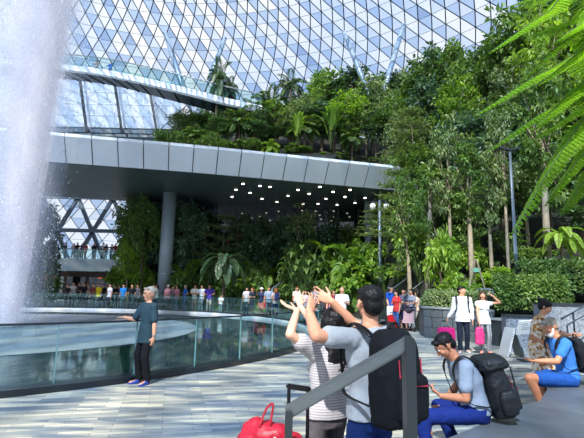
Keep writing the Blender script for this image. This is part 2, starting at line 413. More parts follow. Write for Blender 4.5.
# large diagonal lattice facade seen below and above the deck at the left
lt = thing('lattice_facade', 'tall steel lattice facade with crossed diagonals at the left behind the deck', 'facade', (-23.7, 52, 0))
bm = bmesh.new()
for k in range(-3, 6):
    x = k*4.2
    for z0, z1, w_ in ((3.6, 11.9, .38), (19.8, 24.2, .12)):
        if z0 > 12 and not (k in (-3, -2, 2)): continue
        bm = bmesh.new()
        bar(bm, (x-2.1, 0, z0), (x+2.1, 0, z1), w_); bar(bm, (x+2.1, 0, z0), (x-2.1, 0, z1), w_)
        obj('diagonal', bm, mat('truss', (84, 98, 110), .5, .3), lt)
for z in (7.9, 11.9, 20.2):
    bm = bmesh.new(); bar(bm, (-14, -.2, z), (24 if z < 14 else 9.5, -.2, z), .4); obj('chord', bm, _M['truss'], lt)
for px_, py_ in ((78, 66), (113, 72), (148, 80)):
    bm = bmesh.new(); q1 = D(px_, py_, 51)-lt.location; q0 = D(px_+9, 133, 51)-lt.location; bar(bm, q0, q1, .26); obj('mast', bm, m_dksteel, lt)
bm = bmesh.new(); box(bm, (-14, .5, 18.6), (9.5, 1.2, 21.0)); obj('spandrel', bm, m_balc, lt)
bm = bmesh.new(); box(bm, (-14, .3, 21.0), (9.5, .36, 27.2)); obj('frosted_glass', bm, glassmat('frosted', (.86, .92, .98), haze=.5), lt)
bm = bmesh.new(); [bar(bm, (-14+k*1.175, .25, 21), (-14+k*1.175, .25, 27.2), .05) for k in range(21)]; [bar(bm, (-14, .25, z), (9.5, .25, z), .05) for z in (22.5, 24, 25.6)]; obj('glazing_bar', bm, m_white, lt)

# -------- roof: triangulated glass dome
OX, OY = PC.x, PC.y
prof = smoothpts([(6, 26, 0), (11, 30.6, 0), (18, 33.4, 0), (27, 33.8, 0), (36, 31.6, 0), (44, 27.4, 0), (52, 20.6, 0), (58, 12.5, 0), (62, 0.3, 0)], 10)
Lp = [0]
for a, b in zip(prof, prof[1:]): Lp.append(Lp[-1]+(b-a).length)
NR, NA = 42, 150
def pr(s):
    s = max(0, min(s, Lp[-1]-1e-4)); i = max(j for j in range(len(Lp)) if Lp[j] <= s); i = min(i, len(prof)-2)
    q = prof[i].lerp(prof[i+1], (s-Lp[i])/(Lp[i+1]-Lp[i])); return q.x, q.y
node = []
for j in range(NR+1):
    r, z = pr(Lp[-1]*j/NR)
    node.append([Vector((OX+r*math.cos(2*PI*(k+.5*(j % 2))/NA), OY+r*math.sin(2*PI*(k+.5*(j % 2))/NA), z)) for k in range(NA)])
p1, p2 = bmesh.new(), bmesh.new()
V1 = [[p1.verts.new(p) for p in row] for row in node]
ml = bmesh.new()
def stick(a, b, w):
    d = (b-a); L = d.length; d.normalize(); x, y = frame(d)
    r0 = [a+x*(w*math.cos(t))+y*(w*math.sin(t)) for t in (PI/2, PI/2+2.094, PI/2+4.189)]
    r1 = [q+d*L for q in r0]
    A = [ml.verts.new(q) for q in r0]; B = [ml.verts.new(q) for q in r1]
    for i in range(3): ml.faces.new((A[i], A[(i+1) % 3], B[(i+1) % 3], B[i]))
random.seed(5)
for j in range(NR):
    for k in range(NA):
        kk = (k+1) % NA
        if j % 2 == 0: a, b, c, d = (j, k), (j, kk), (j+1, k), (j+1, (k-1) % NA)
        else: a, b, c, d = (j, k), (j, kk), (j+1, kk), (j+1, k)
        f = p1.faces.new([V1[q[0]][q[1]] for q in (a, b, c)]); st_ = (k+(j+1)//2) % 2; f.material_index = (0 if random.random() < .96 else 1) if st_ else 1
        f = p1.faces.new([V1[q[0]][q[1]] for q in (a, c, d)]); f.material_index = (0 if random.random() < .9 else 3) if st_ else (3 if random.random() < .8 else 2)
        stick(node[a[0]][a[1]], node[c[0]][c[1]], .065); stick(node[a[0]][a[1]], node[d[0]][d[1]], .065)
        stick(node[a[0]][a[1]], node[b[0]][b[1]], .03)
g0 = glassmat('roof_glass_clear', (.64, .67, .72), haze=.08)
g1 = glassmat('roof_glass_frit', (.33, .43, .60), haze=.12)
g2 = glassmat('roof_glass_dense', (.24, .33, .50), haze=.12)
p2.free(); me = bpy.data.meshes.new('glass'); p1.to_mesh(me); p1.free()
rf = linkobj('ceiling', me, [g0, g1, g2, glassmat('roof_glass_light', (.48, .55, .66), haze=.10)]); struct(rf, label='curved triangulated glass dome roof')
me = bpy.data.meshes.new('gridshell'); ml.to_mesh(me); ml.free()
rg = linkobj('gridshell', me, mat('gridshell', (66, 82, 98), .45, .2), rf)

# inclined struts carrying the roof
for (x0, y0, x1, y1, Y, lab) in ((182, 84, 165, 33, 42, 'slanted steel roof strut at the left above the glass walkway'),
                                (213, 70, 225, 38, 44, 'short slanted roof strut beside the palm at the end of the walkway'),
                                (366, 88, 344, 32, 42, 'slanted roof strut rising left above the middle trees'),
                                (381, 100, 404, 24, 42, 'slanted roof strut rising right, rightmost of the four struts')):
    a = D(x0, y0, Y); b = D(x1, y1, Y+.5); bl = a+(a-b)*.9
    bm = bmesh.new(); tube(bm, [bl-a, V3(0, 0, 0), b-a], lambda t: .22+.1*math.sin(PI*t), 12); o = obj('roof_strut', bm, mat('strut_paint', (126, 146, 166), .4, .2), smooth=True); o.location = a; tag(o, lab, 'strut')

# high glass walkway curving in from the left
wp = smoothpts([D(-30, 62, 45), D(20, 62, 43), D(60, 66, 41), D(100, 71, 39), D(140, 79, 38), D(190, 91, 38), D(225, 100, 38.5), D(262, 108, 39)], 6)
wk = thing('glass_walkway', 'high curved glass sided walkway hanging under the roof at the left', 'walkway', wp[0])
def sweep(name, m, f, sm=False):
    bm = bmesh.new(); rings = []
    for i, p in enumerate(wp):
        t = (wp[min(i+1, len(wp)-1)]-wp[max(i-1, 0)]); t.z = 0; t.normalize(); nn = Vector((-t.y, t.x, 0))
        rings.append([p+nn*d+V3(0, 0, z)-wp[0] for d, z in f])
    ringloft(bm, rings); return obj(name, bm, m, wk)
sweep('deck_slab', mat('walk_under', (52, 66, 78), .4), ((.1, -.5), (2.4, -.45), (2.4, .1), (.1, .1)))
sweep('edge_band', m_white, ((-.1, -.35), (.05, -.5), (.05, .15), (-.1, .2)))
sweep('edge_glass', m_rglass, ((0, .2), (.04, .2), (.04, 1.3), (0, 1.3)))
sweep('back_glass', m_rglass, ((2.3, .1), (2.34, .1), (2.34, 1.3), (2.3, 1.3)))
sweep('top_rail', m_steel, ((-.03, 1.3), (.07, 1.3), (.07, 1.38), (-.03, 1.38)))
for i in range(0, len(wp), 2):
    bm = bmesh.new(); p = wp[i]-wp[0]; t = (wp[min(i+1, len(wp)-1)]-wp[max(i-1, 0)]); t.z = 0; t.normalize(); nn = Vector((-t.y, t.x, 0))
    bar(bm, p+V3(0, 0, -.5), p+nn*2.3+V3(0, 0, -.48), .10, .14); obj('rib', bm, m_dksteel, wk)
# ================================================================ TERRAIN
def interp(x, tab):
    if x <= tab[0][0]: return tab[0][1]
    for (a, b), (c, d) in zip(tab, tab[1:]):
        if x <= c: return b+(d-b)*(x-a)/(c-a)
    return tab[-1][1]
FR = [(3.6, 24), (4.8, 22.5), (5.4, 19.8), (5.7, 17.4), (6.3, 15.6), (7.4, 15.0), (9, 14.4), (12, 12.5), (20, 10)]
def hill(X, Y):
    if X > 3.6:
        d = Y-interp(X, FR)
        if d < 0: return 0
        z = min(.9+max(0, d-.5)*.42, 13+.03*d)+max(0, X-9)*.10*min(1, d/4)
        z *= min(1, max(.1, (X-3.6)/3.6)) if 22 < Y < 38 else 1
        if X < 8.5 and Y > 29: z = min(z, 8.0) if Y < 38 else z
        if Y > 38: z = max(z, 13+(Y-38)*.5)
        return z+.25*noise.noise(Vector((X*.4, Y*.4, 0)))
    if Y > 37.4: return 13.2+(Y-37.4)*.5+.2*noise.noise(Vector((X*.4, Y*.4, 0)))
    return 0
def grid(name, x0, x1, y0, y1, st, label):
    nx, ny = int((x1-x0)/st), int((y1-y0)/st); bm = bmesh.new()
    vs = [[bm.verts.new((x0+i*st, y0+j*st, hill(x0+i*st, y0+j*st)-.02 if hill(x0+i*st, y0+j*st) > 0 else -.3)) for i in range(nx+1)] for j in range(ny+1)]
    for j in range(ny):
        for i in range(nx): bm.faces.new((vs[j][i], vs[j][i+1], vs[j+1][i+1], vs[j+1][i]))
    o = obj(name, bm, m_soil); struct(o, label=label)
grid('hillside', 3.6, 34, 10, 54, .8, 'planted hillside rising at the right behind the plaza')
bm = bmesh.new()
vs = [[bm.verts.new((x, y, hill(min(x, 3.5), y))) for x in np.arange(-14, 4.6, 1.0)] for y in np.arange(37.5, 56, 1.5)]
for j in range(len(vs)-1):
    for i in range(len(vs[0])-1): bm.faces.new((vs[j][i], vs[j][i+1], vs[j+1][i+1], vs[j+1][i]))
struct(obj('upper_terrace', bm, m_soil), label='planted terrace above and behind the deck')
bm = bmesh.new(); box(bm, (-14, 37.2, 0), (3.7, 37.6, 13.2)); struct(obj('terrace_wall', bm, m_dkgran), label='retaining wall behind the deck')

# ================================================================ PLANTS
rng = np.random.default_rng(7)
def norm(a): return a/np.maximum(np.linalg.norm(a, axis=-1, keepdims=True), 1e-9)
def leaves_me(name, base, axis, nrm, ln, wd, fold=.25, droop=.15):
    """one folded, slightly drooping leaf blade per row"""
    base, axis, nrm = map(lambda a: np.asarray(a, float), (base, axis, nrm)); n = len(base)
    ln = np.broadcast_to(np.asarray(ln, float).reshape(-1, 1), (n, 1)); wd = np.broadcast_to(np.asarray(wd, float).reshape(-1, 1), (n, 1))
    axis = norm(axis); side = norm(np.cross(axis, nrm)); up = norm(np.cross(side, axis))
    mid = base+axis*ln*.5
    L = mid+side*wd*.5+up*wd*fold; R = mid-side*wd*.5+up*wd*fold; T = base+axis*ln-up*ln*droop
    co = np.stack([base, R, T, L], 1).reshape(-1, 3)
    me = bpy.data.meshes.new(name); me.vertices.add(4*n); me.vertices.foreach_set('co', co.ravel())
    i0 = np.arange(n)*4; tri = np.stack([i0, i0+1, i0+2, i0, i0+2, i0+3], 1).reshape(-1)
    me.loops.add(6*n); me.loops.foreach_set('vertex_index', tri)
    me.polygons.add(2*n); me.polygons.foreach_set('loop_start', np.arange(2*n)*3); me.polygons.foreach_set('loop_total', np.full(2*n, 3))
    me.update(calc_edges=True); return me
L_mid = leafmat('leaf_mid', (36, 70, 38), (140, 170, 90), rough=.38)
L_dark = leafmat('leaf_dark', (26, 54, 36), (106, 138, 90), trans=.25, rough=.36)
L_bright = leafmat('leaf_bright', (70, 112, 36), (168, 196, 84), trans=.45)
L_olive = leafmat('leaf_olive', (56, 84, 52), (156, 174, 118), trans=.3)
L_blue = leafmat('leaf_blue', (34, 70, 54), (128, 156, 126), trans=.25, rough=.36)
L_frond = leafmat('leaf_frond', (70, 116, 22), (150, 188, 62), trans=.5)
m_bark = mat('bark', (92, 78, 62), .9, nscale=6, namt=.35, bump=.4)
m_pbark = mat('pale_bark', (150, 138, 116), .85, nscale=6, namt=.25, bump=.3)
m_stem = mat('green_stem', (70, 96, 40), .6)
def sph(n): return norm(rng.normal(size=(n, 3)))
def broadleaf(H, cr, ch, cz, nclump, nleaf, leaf, flat=.6, seed=0):
    """trunk with limbs; leaves in tufts over a crown ellipsoid"""
    random.seed(seed); bm = bmesh.new()
    lean = Vector((random.uniform(-.06, .06), random.uniform(-.06, .06), 0))*H
    top = lean*.7+V3(0, 0, cz)
    tube(bm, smoothpts([(0, 0, -.4), lean*.2+V3(0, 0, H*.25), lean*.5+V3(0, 0, cz*.7), top], 4), .018*H+.03, 7, r1=.008*H+.012)
    cl = []
    for i in range(nclump):
        d = sph(1)[0]; r = random.uniform(.45, 1.0)
        p = np.array([top.x+d[0]*cr*r, top.y+d[1]*cr*r, cz+d[2]*ch*r]); cl.append((p, random.uniform(.6, 1.2)))
        if i % 3 == 0:
            s = V3(0, 0, 0).lerp(top, random.uniform(.72, .98)); q = Vector(p)
            tube(bm, [s, s.lerp(q, .55)+V3(0, 0, -.05*cr), q], .007*H+.012, 5, r1=.012)
    B, A, Nn, Ln = [], [], [], []
    for p, s in cl:
        k = nleaf; off = sph(k)*rng.uniform(.2, 1, (k, 1))*np.array([1, 1, flat])*s*cr*.30
        B.append(p+off); a = norm(off)+rng.normal(size=(k, 3))*.5; a[:, 2] -= .25; A.append(a)
        nn = rng.normal(size=(k, 3))*.45+np.array([0, 0, 1.0]); Nn.append(nn); Ln.append(rng.uniform(.7, 1.25, k)*leaf)
    B, A, Nn, Ln = map(np.concatenate, (B, A, Nn, Ln))
    return to_me(bm, 'trunk', True), leaves_me('crown', B, A, Nn, Ln, Ln*.48)
def layered(H, cr, tiers, nleaf, leaf):
    bm = bmesh.new(); tube(bm, [(0, 0, -.4), (.03*H, 0, H*.4), (0, .02*H, H*.97)], .014*H+.02, 7, r1=.015)
    B, A, Nn, Ln = [], [], [], []
    for t in range(tiers):
        z = H*(.36+.6*t/(tiers-1)); R = cr*(1-.62*t/(tiers-1)); nb = 7; a0 = random.random()*6
        for b in range(nb):
            a = a0+2*PI*b/nb; L_ = R*random.uniform(.75, 1.1); tip = V3(math.cos(a)*L_, math.sin(a)*L_, z+.12*L_)
            tube(bm, [(0, 0, z), tip*.5+V3(0, 0, z*.5), tip], .02, 5, r1=.006)
            k = nleaf; f = rng.uniform(.25, 1, (k, 1)); p = np.array([0, 0, z])*(1-f)+np.array(tip)*f
            p = p+rng.normal(size=(k, 3))*np.array([.16, .16, .05])*cr*.55*f
            B.append(p); ax = rng.normal(size=(k, 3)); ax[:, 2] *= .25; A.append(ax); Nn.append(rng.normal(size=(k, 3))*.2+np.array([0, 0, 1.])); Ln.append(rng.uniform(.7, 1.2, k)*leaf)
    B, A, Nn, Ln = map(np.concatenate, (B, A, Nn, Ln))
    return to_me(bm, 'trunk', True), leaves_me('crown', B, A, Nn, Ln, Ln*.5)
def frond_arrays(pts, np_, plen, pw, droop=.35, up=(0, 0, 1), vee=.35, lenfn=None):
    """leaflets along both sides of a midrib curve"""
    pts = [Vector(p) for p in pts]; n = len(pts); B, A, Nn, Ln, W = [], [], [], [], []
    up = Vector(up)
    for i in range(np_):
        t = (i+.6)/np_; s = t*(n-1); j = min(int(s), n-2); p = pts[j].lerp(pts[j+1], s-j); d = (pts[j+1]-pts[j]).normalized()
        sd = d.cross(up).normalized(); nn = sd.cross(d)
        l = plen*(lenfn(t) if lenfn else math.sin(PI*min(1, .12+t*.88))**.7)
        for q in (-1, 1):
            ax = sd*q+d*(.45+.3*t)+nn*vee+V3(0, 0, -droop); B.append(p); A.append(ax); Nn.append(nn+sd*q*-.2); Ln.append(max(l, .02)*random.uniform(.9, 1.1)); W.append(pw)
    return B, A, Nn, Ln, W
def palmlike(H, nf, fl, np_, plen, pw, elev=(.1, 1.2), trunk_r=.09, mat_droop=.35, seed=0, stemr=.02):
    random.seed(seed); bm = bmesh.new()
    lean = V3(random.uniform(-.05, .05)*H, random.uniform(-.05, .05)*H, 0)
    if H > .3: tube(bm, smoothpts([(0, 0, -.3), lean*.4+V3(0, 0, H*.5), lean+V3(0, 0, H)], 4), trunk_r*1.25, 9, r1=trunk_r*.8)
    B, A, Nn, Ln, W = [], [], [], [], []
    for i in range(nf):
        a = i*2.399+random.random()*.3; e = elev[0]+(elev[1]-elev[0])*((i+.5)/nf)+random.uniform(-.1, .1)
        h = V3(math.cos(a), math.sin(a), 0); L_ = fl*random.uniform(.85, 1.1); c = lean+V3(0, 0, H)
        pts = []; dv = h*math.cos(e)+V3(0, 0, math.sin(e)); p = c.copy()
        for k in range(9):
            pts.append(p.copy()); p = p+dv*(L_/8); dv = (dv+V3(0, 0, -.16-.12*math.cos(e))).normalized()
        tube(bm, pts, stemr, 4, r1=stemr*.3)
        r = frond_arrays(pts, np_, plen, pw, mat_droop)
        for x, y in zip((B, A, Nn, Ln, W), r): x.extend(y)
    return to_me(bm, 'trunk', True), leaves_me('crown', B, A, Nn, Ln, W, fold=.15, droop=.2)
def bigleaf(nl, size, lenl, seed=0, upright=.5, wid=.55):
    """clump of large leaf blades on stalks, each blade a folded oval"""
    random.seed(seed); bm = bmesh.new(); st = bmesh.new()
    for i in range(nl):
        a = i*2.399; e = upright*random.uniform(.5, 1.4)+.2; h = V3(math.cos(a), math.sin(a), 0); d = (h*math.cos(e)+V3(0, 0, math.sin(e))).normalized()
        s = size*random.uniform(.5, 1.0); base = h*.05; q = base+d*s+V3(0, 0, s*.2)
        tube(st, [base-V3(0, 0, .15), base+d*s*.5+V3(0, 0, s*.2), q], .018, 5, r1=.01)
        ll = lenl*random.uniform(.7, 1.15); sd = h.cross(V3(0, 0, 1)).normalized(); cur = q.copy(); dv = (h+V3(0, 0, .45 if upright < .9 else 1.6)).normalized(); rows = []
        for k in range(7):
            t = k/6; w = ll*wid*.5*math.sin(PI*min(1, .1+t*.9))**.8; nn = sd.cross(dv)
            rows.append((cur-sd*w+abs(1)*nn*w*-.3*0+V3(0, 0, w*.25), cur.copy(), cur+sd*w+V3(0, 0, w*.25))); cur = cur+dv*(ll/6); dv = (dv+V3(0, 0, -.22)).normalized()
        vr = [[bm.verts.new(p) for p in r] for r in rows]
        for x, y in zip(vr, vr[1:]):
            for c in (0, 1): bm.faces.new((x[c], x[c+1], y[c+1], y[c]))
    me = bpy.data.meshes.new('leaves'); bm.to_mesh(me); bm.free()
    return to_me(st, 'stalks', True), me
class Kind:
    def __init__(s, name, cat, meshes, pn, mats):
        s.name, s.cat, s.me, s.pn, s.m = name, cat, meshes, pn, mats
        s.ready = None
        for me, m in zip(meshes, mats): me.materials.append(m)
        zs = [v.co.z for v in meshes[1].vertices]; xs = [abs(v.co.x) for v in meshes[1].vertices]
        s.top = float(np.percentile(zs, 98)); s.rad = float(np.percentile(xs, 96))
    def put(s, p, ztop, wid=None, rot=None, label='', group=None):
        f = max(.15, (ztop-p.z)/s.top); g = f if wid is None else max(.1, wid/2/s.rad)
        g = max(f*.45, min(f*1.9, g)); rot = random.uniform(0, 6.28) if rot is None else rot
        if s.ready is None:
            root = thing(s.name, label, s.cat, p, group)
            for me, pn in zip(s.me, s.pn):
                o = bpy.data.objects.new(pn, me); C.objects.link(o); o.parent = root
            root.scale = (g, g, f); root.rotation_euler = (0, 0, rot); s.ready = root; return root
        r = dup(s.ready, p, rot, (g, g, f), label, group)
        if not group and 'group' in r: del r['group']
        return r
TR = ('trunk', 'crown')
K = {}
def kind(key, name, cat, meshes, mats, pn=TR): K[key] = Kind(name, cat, meshes, pn, mats)
kind('bl1', 'broadleaf_tree', 'tree', broadleaf(8, 2.1, 2.2, 5.6, 62, 46, .36, seed=1), (m_bark, L_mid))
kind('bl2', 'broadleaf_tree', 'tree', broadleaf(9, 1.8, 3.0, 5.8, 66, 44, .34, seed=2), (m_bark, L_dark))
kind('bl3', 'broadleaf_tree', 'tree', broadleaf(7, 2.2, 1.8, 5.2, 56, 44, .32, seed=3), (m_pbark, L_olive))
kind('bl4', 'broadleaf_tree', 'tree', broadleaf(8, 1.7, 2.9, 4.9, 60, 50, .38, seed=4), (m_bark, L_blue))
kind('bl5', 'broadleaf_tree', 'tree', broadleaf(8, 2.0, 2.4, 5.4, 60, 44, .34, seed=5), (m_pbark, L_bright))
kind('slim', 'slender_tree', 'tree', broadleaf(9, 1.3, 3.4, 5.4, 60, 32, .27, seed=6), (m_pbark, L_mid))
kind('slim2', 'slender_tree', 'tree', broadleaf(9, 1.5, 3.2, 5.4, 54, 34, .30, flat=.35, seed=16), (m_pbark, L_olive))
kind('lay', 'tiered_tree', 'tree', layered(8, 2.6, 6, 60, .24), (m_pbark, L_olive))
kind('palm', 'palm_tree', 'palm', palmlike(6, 22, 1.9, 26, .55, .06, (-.5, 1.3), .12, seed=8), (m_pbark, L_dark))
kind('palm2', 'palm_tree', 'palm', palmlike(2.6, 20, 2.4, 30, .75, .09, (.1, 1.35), .10, seed=9), (m_bark, L_mid))
kind('tfern', 'tree_fern', 'fern', palmlike(2.2, 16, 2.1, 52, .36, .065, (.0, .8), .10, .15, seed=10), (m_bark, L_bright))
kind('tfernd', 'tree_fern', 'fern', palmlike(2.2, 18, 2.1, 34, .42, .09, (.0, .8), .10, .15, seed=19), (m_bark, L_dark))
kind('fern', 'fern', 'fern', palmlike(.1, 18, .9, 26, .24, .06, (.2, 1.2), .05, .1, seed=11, stemr=.01), (m_stem, L_bright))
kind('big', 'large_leaved_plant', 'plant', bigleaf(20, .9, .8, 12), (m_stem, L_bright), ('stalk', 'leaves'))
kind('big2', 'large_leaved_plant', 'plant', bigleaf(22, .8, .7, 13), (m_stem, L_mid), ('stalk', 'leaves'))
kind('bigs', 'large_leaved_plant', 'plant', bigleaf(46, .9, .42, 22, .7, .6), (m_stem, L_bright), ('stalk', 'leaves'))
kind('bigm', 'large_leaved_plant', 'plant', bigleaf(46, .9, .40, 23, .7, .5), (m_stem, L_mid), ('stalk', 'leaves'))
kind('ban', 'banana_plant', 'plant', bigleaf(14, 1.2, 1.9, 14, 1.3, .32), (m_stem, L_bright), ('stalk', 'leaves'))
kind('bush', 'shrub', 'shrub', broadleaf(1.4, .75, .55, .75, 46, 26, .17, seed=15), (m_bark, L_mid))
kind('bush2', 'shrub', 'shrub', broadleaf(1.4, .75, .5, .7, 44, 26, .19, seed=17), (m_bark, L_bright))
random.seed(21)
zone_items = {}
def T(key, px, ytop, Y, wpx, zone, label=None, z0=None):
    """a plant whose crown top shows at (px, ytop), growing at distance Y from the photographer"""
    tp = D(px, ytop, Y); z = hill(tp.x, Y) if z0 is None else z0
    zone_items.setdefault(zone, []).append((key, px, tp, z, wpx*Y/FPX, label))
UP, RH, SH, PL, LF = 'upper terrace above the deck', 'hillside right of the deck', 'shaded bed beneath the deck', 'stone planters at the right', 'bed beyond the waterfall'
# upper terrace, above the deck
T('palm', 217, 62, 39, 22, UP, 'tall palm at the end of the glass walkway', 10.2)
T('palm', 232, 80, 39.5, 20, UP, 'shorter palm just right of the walkway end palm')
T('palm', 290, 77, 42, 30, UP, 'solitary palm standing above the middle of the deck')
for k, px, yt, Y, w in (('bl2',184,122,40,26),('bl1',196,118,42,30),('bl4',300,100,45,34),('bl1',330,70,46,46),('bl2',352,68,44,48),('bl3',372,84,42,44),('bl4',390,78,44,40),('slim',312,92,41,26),
                        ('bl1',262,112,44,34),('bl5',344,96,40,36),('bl3',408,72,44,44),('bl1',240,118,43,30),('bl2',208,112,45,30),('bl3',366,108,40,34),('slim',277,104,41,24),('bl4',322,104,40,30),('bl1',385,112,39,34)): T(k, px, yt, Y, w, UP)
for px, yt, Y, w in ((256,102,40,36),(270,92,43,34),(305,118,39,32),(240,110,39,30),(352,128,38.4,28),(196,128,39,24)): T('palm2', px, yt, Y, w, UP)
T('ban', 331, 108, 37.9, 13, UP, 'bright yellow green upright banana plant above the deck', 14.2); T('ban', 298, 116, 37.9, 11, UP, 'smaller bright banana plant left of the tall one above the deck', 14.2)
for i in range(22): T(random.choice(['bush', 'bush', 'big2', 'bush', 'fern']), 168+i*11+random.uniform(-4, 4), 131+i*1.5+random.uniform(-4, 4), random.uniform(38.3, 39), random.uniform(16, 24), UP)
for i in range(26): T(random.choice(['bl1', 'bl2', 'bl4', 'bl3', 'bl2']), 186+i*8.6+random.uniform(-3, 3), 112-12*(i > 12)+random.uniform(-8, 16), random.uniform(38.5, 42), random.uniform(24, 34), UP)
# hillside at the right
for k, px, yt, Y, w in (('bl1',420,66,40,44),('bl2',440,50,38,52),('bl1',462,46,36,52),('bl4',430,84,33,46),('bl3',404,112,33,40),('bl5',452,84,31,40),('bl1',478,62,33,50),('bl2',500,40,33,60),
                        ('bl1',520,14,30,80),('bl4',560,-10,30,90),('bl2',590,-20,28,90),('bl5',540,20,26,60),('bl3',512,70,27,56),('bl1',486,100,27,56),('bl4',462,118,27,54),('bl2',440,140,27,48),('bl1',420,150,29,44),
                        ('bl3',400,150,31,36),('bl4',500,130,24,52),('bl2',530,96,23,60),('bl1',562,70,22,70),('bl5',590,90,21,70),('bl4',474,160,23,46),('bl1',448,178,23,44),('bl2',500,180,21,44),('bl4',545,150,20,54),('bl1',575,150,19,60),
                        ('bl3',524,170,20,50),('bl2',432,196,22,38),('bl2',592,190,18,50),('bl1',415,190,26,36)): T(k, px, yt, Y, w, RH)
for k, px, yt, Y, w in (('slim',424,160,19,30),('slim2',446,128,18.5,34),('slim',466,140,18,34),('slim2',486,152,18,32),('slim',408,176,20,26),('slim2',500,110,18,32),('slim',534,60,17.5,44)): T(k, px, yt, Y, w, PL)
T('lay', 398, 172, 24, 52, RH, 'pale horizontally tiered tree at the right end of the deck'); T('lay', 410, 112, 30, 50, RH, 'tall tiered tree crowning above the right end of the deck')
T('palm2', 418, 116, 36, 34, RH, 'round bright fan of palm fronds on the hillside above the deck end'); T('palm2', 510, 150, 24, 40, RH)
for i in range(26): T(random.choice(['bigm', 'bush', 'bush2', 'bigs', 'fern']), random.uniform(405, 590), random.uniform(225, 262), random.uniform(17.5, 24), random.uniform(22, 36), RH)
for i in range(8): T(random.choice(['bush', 'bigm']), 400+i*24, random.uniform(205, 225), 25+random.random()*2, 40, RH)
# beneath the deck
SHL = [('lay',378,205,30,36,'pale tiered tree in front of the shaded column under the deck'),('tfernd',225,254,29,44,'dark spreading tree fern beneath the deck right of the thick column'),('slim2',302,212,33,34,'single pale leaved young tree beneath the middle of the deck')]
for k, px, yt, Y, w, lb in SHL: T(k, px, yt, Y, w, SH, lb)
for k, px, yt, Y, w in (('bl4',188,205,33.9,34),('bl2',205,215,34.4,34),('bl2',240,218,34.5,40),('bl4',262,226,34.8,34),('bl2',282,232,34.4,34),('bl2',330,222,34.4,36),('bl1',350,228,33.9,36),('bl3',140,198,34,34),('bl1',148,204,33,36),('bl5',130,236,33,24),('bl4',154,212,34.6,36),('slim',136,190,36,28)): T(k, px, yt, Y, w, SH)
for px, yt, Y, w, k in ((250,272,32.5,38,'bigs'),(226,280,32,26,'bigm'),(275,270,34,30,'bigm'),(300,266,33,26,'bigs'),(322,268,32,30,'bigs'),(340,262,31,34,'bigs'),(360,256,30,36,'bigs'),(352,272,28.5,34,'bigs'),(376,262,28,36,'bigs'),(334,280,28,34,'bigm'),(392,255,27,36,'bigs'),(208,276,33,26,'bush'),(190,270,34,26,'bush'),
                        (140,268,33.6,24,'bush2'),(122,270,34,24,'bush2'),(345,246,32,30,'bigs'),(366,240,31,30,'bigs'),(385,246,29,28,'fern'),(310,284,31,26,'bush'),(290,283,32,26,'bush')): T(k, px, yt, Y, w, SH)
random.seed(77)
for i in range(22): T(random.choice(['bigm', 'bigs', 'bigm', 'fern', 'bush']), random.uniform(296, 402), random.uniform(240, 276), random.uniform(27.5, 33), random.uniform(18, 26), SH)
for i in range(14): T(random.choice(['bigm', 'bush', 'fern']), random.uniform(180, 300), random.uniform(262, 282), random.uniform(31.5, 34), random.uniform(18, 26), SH)
for i in range(10): T(random.choice(['bl2', 'bl4', 'lay']), 186+i*20, random.uniform(208, 236), random.uniform(33.4, 34.6), 30, SH)
for px, yt, Y, w, k in ((18,200,33,50,'bl2'),(34,198,34,38,'bl2'),(46,208,36,28,'bl4'),(30,236,32,46,'bl2'),(8,230,32,46,'bl4'),(44,250,34,26,'bl1'),(30,268,31.5,30,'bush'),(48,270,32,30,'bush'),(12,266,32,30,'bush')): T(k, px, yt, Y, w, LF)
# planters at the right
for px, yt, Y, w, k in ((448,286,17,20,'fern'),(418,276,21.5,22,'bush2'),(436,272,21.4,20,'bush2'),(398,266,23.5,20,'bigs'),(384,262,25.5,22,'bigs'),
                        (460,286,17,20,'fern'),(470,282,17,22,'bush2'),(482,274,17.6,22,'bush2'),(492,272,17.6,20,'fern'),(500,268,18,22,'bush2'),(460,270,20,22,'bush2'),(474,262,20.5,24,'fern'),(524,256,18.6,26,'bush2'),(548,250,18.6,28,'fern'),(570,246,18.6,28,'bush'),(584,240,18.6,30,'bush2')): T(k, px, yt, Y, w, PL)
T('tfern', 560, 228, 16.8, 42, PL, 'small bright tree fern above the clipped hedge at the right')
order = 'first second third fourth fifth sixth seventh eighth ninth'.split()
nice = {'slender_tree': 'slender tree', 'broadleaf_tree': 'broadleaf tree', 'palm_tree': 'low feathery palm', 'large_leaved_plant': 'large leaved plant', 'shrub': 'leafy shrub', 'fern': 'bright arching fern', 'tree_fern': 'tree fern', 'banana_plant': 'banana plant', 'tiered_tree': 'tiered tree'}
for zone, items in zone_items.items():
    by = {}
    adj = {'bl1': 'mid green', 'bl2': 'dark green', 'bl3': 'pale olive', 'bl4': 'bluish green', 'bl5': 'yellow green', 'slim': 'fresh green', 'slim2': 'pale leaved', 'bush': 'mid green', 'bush2': 'light green', 'big': 'light green', 'bigs': 'light green', 'bigm': 'mid green', 'big2': 'darker green'}
    for it in items: by.setdefault((K[it[0]].name, adj.get(it[0], '')), []).append(it)
    for (nm, ad), its in by.items():
        un = sorted([i for i in its if not i[5]], key=lambda i: i[1])
        for r, (key, px, tp, z, w, lb) in enumerate(un):
            grp = ('%s %ss in the %s' % (ad, nm.replace('_', ' '), zone)).strip()
            if len(un) == 1: l = ('%s %s in the %s' % (ad, nice[nm], zone)).strip(); grp = None
            elif len(un) <= 9: l = ('%s %s in the %s, %s from the left' % (ad, nice[nm], zone, order[r])).strip()
            else: l = ('%s %s massed in the %s' % (ad, nice[nm], zone)).strip()
            K[key].put(Vector((tp.x, tp.y, z)), tp.z, w, label=l, group=grp)
        for key, px, tp, z, w, lb in its:
            if lb: K[key].put(Vector((tp.x, tp.y, z)), tp.z, w, label=lb)

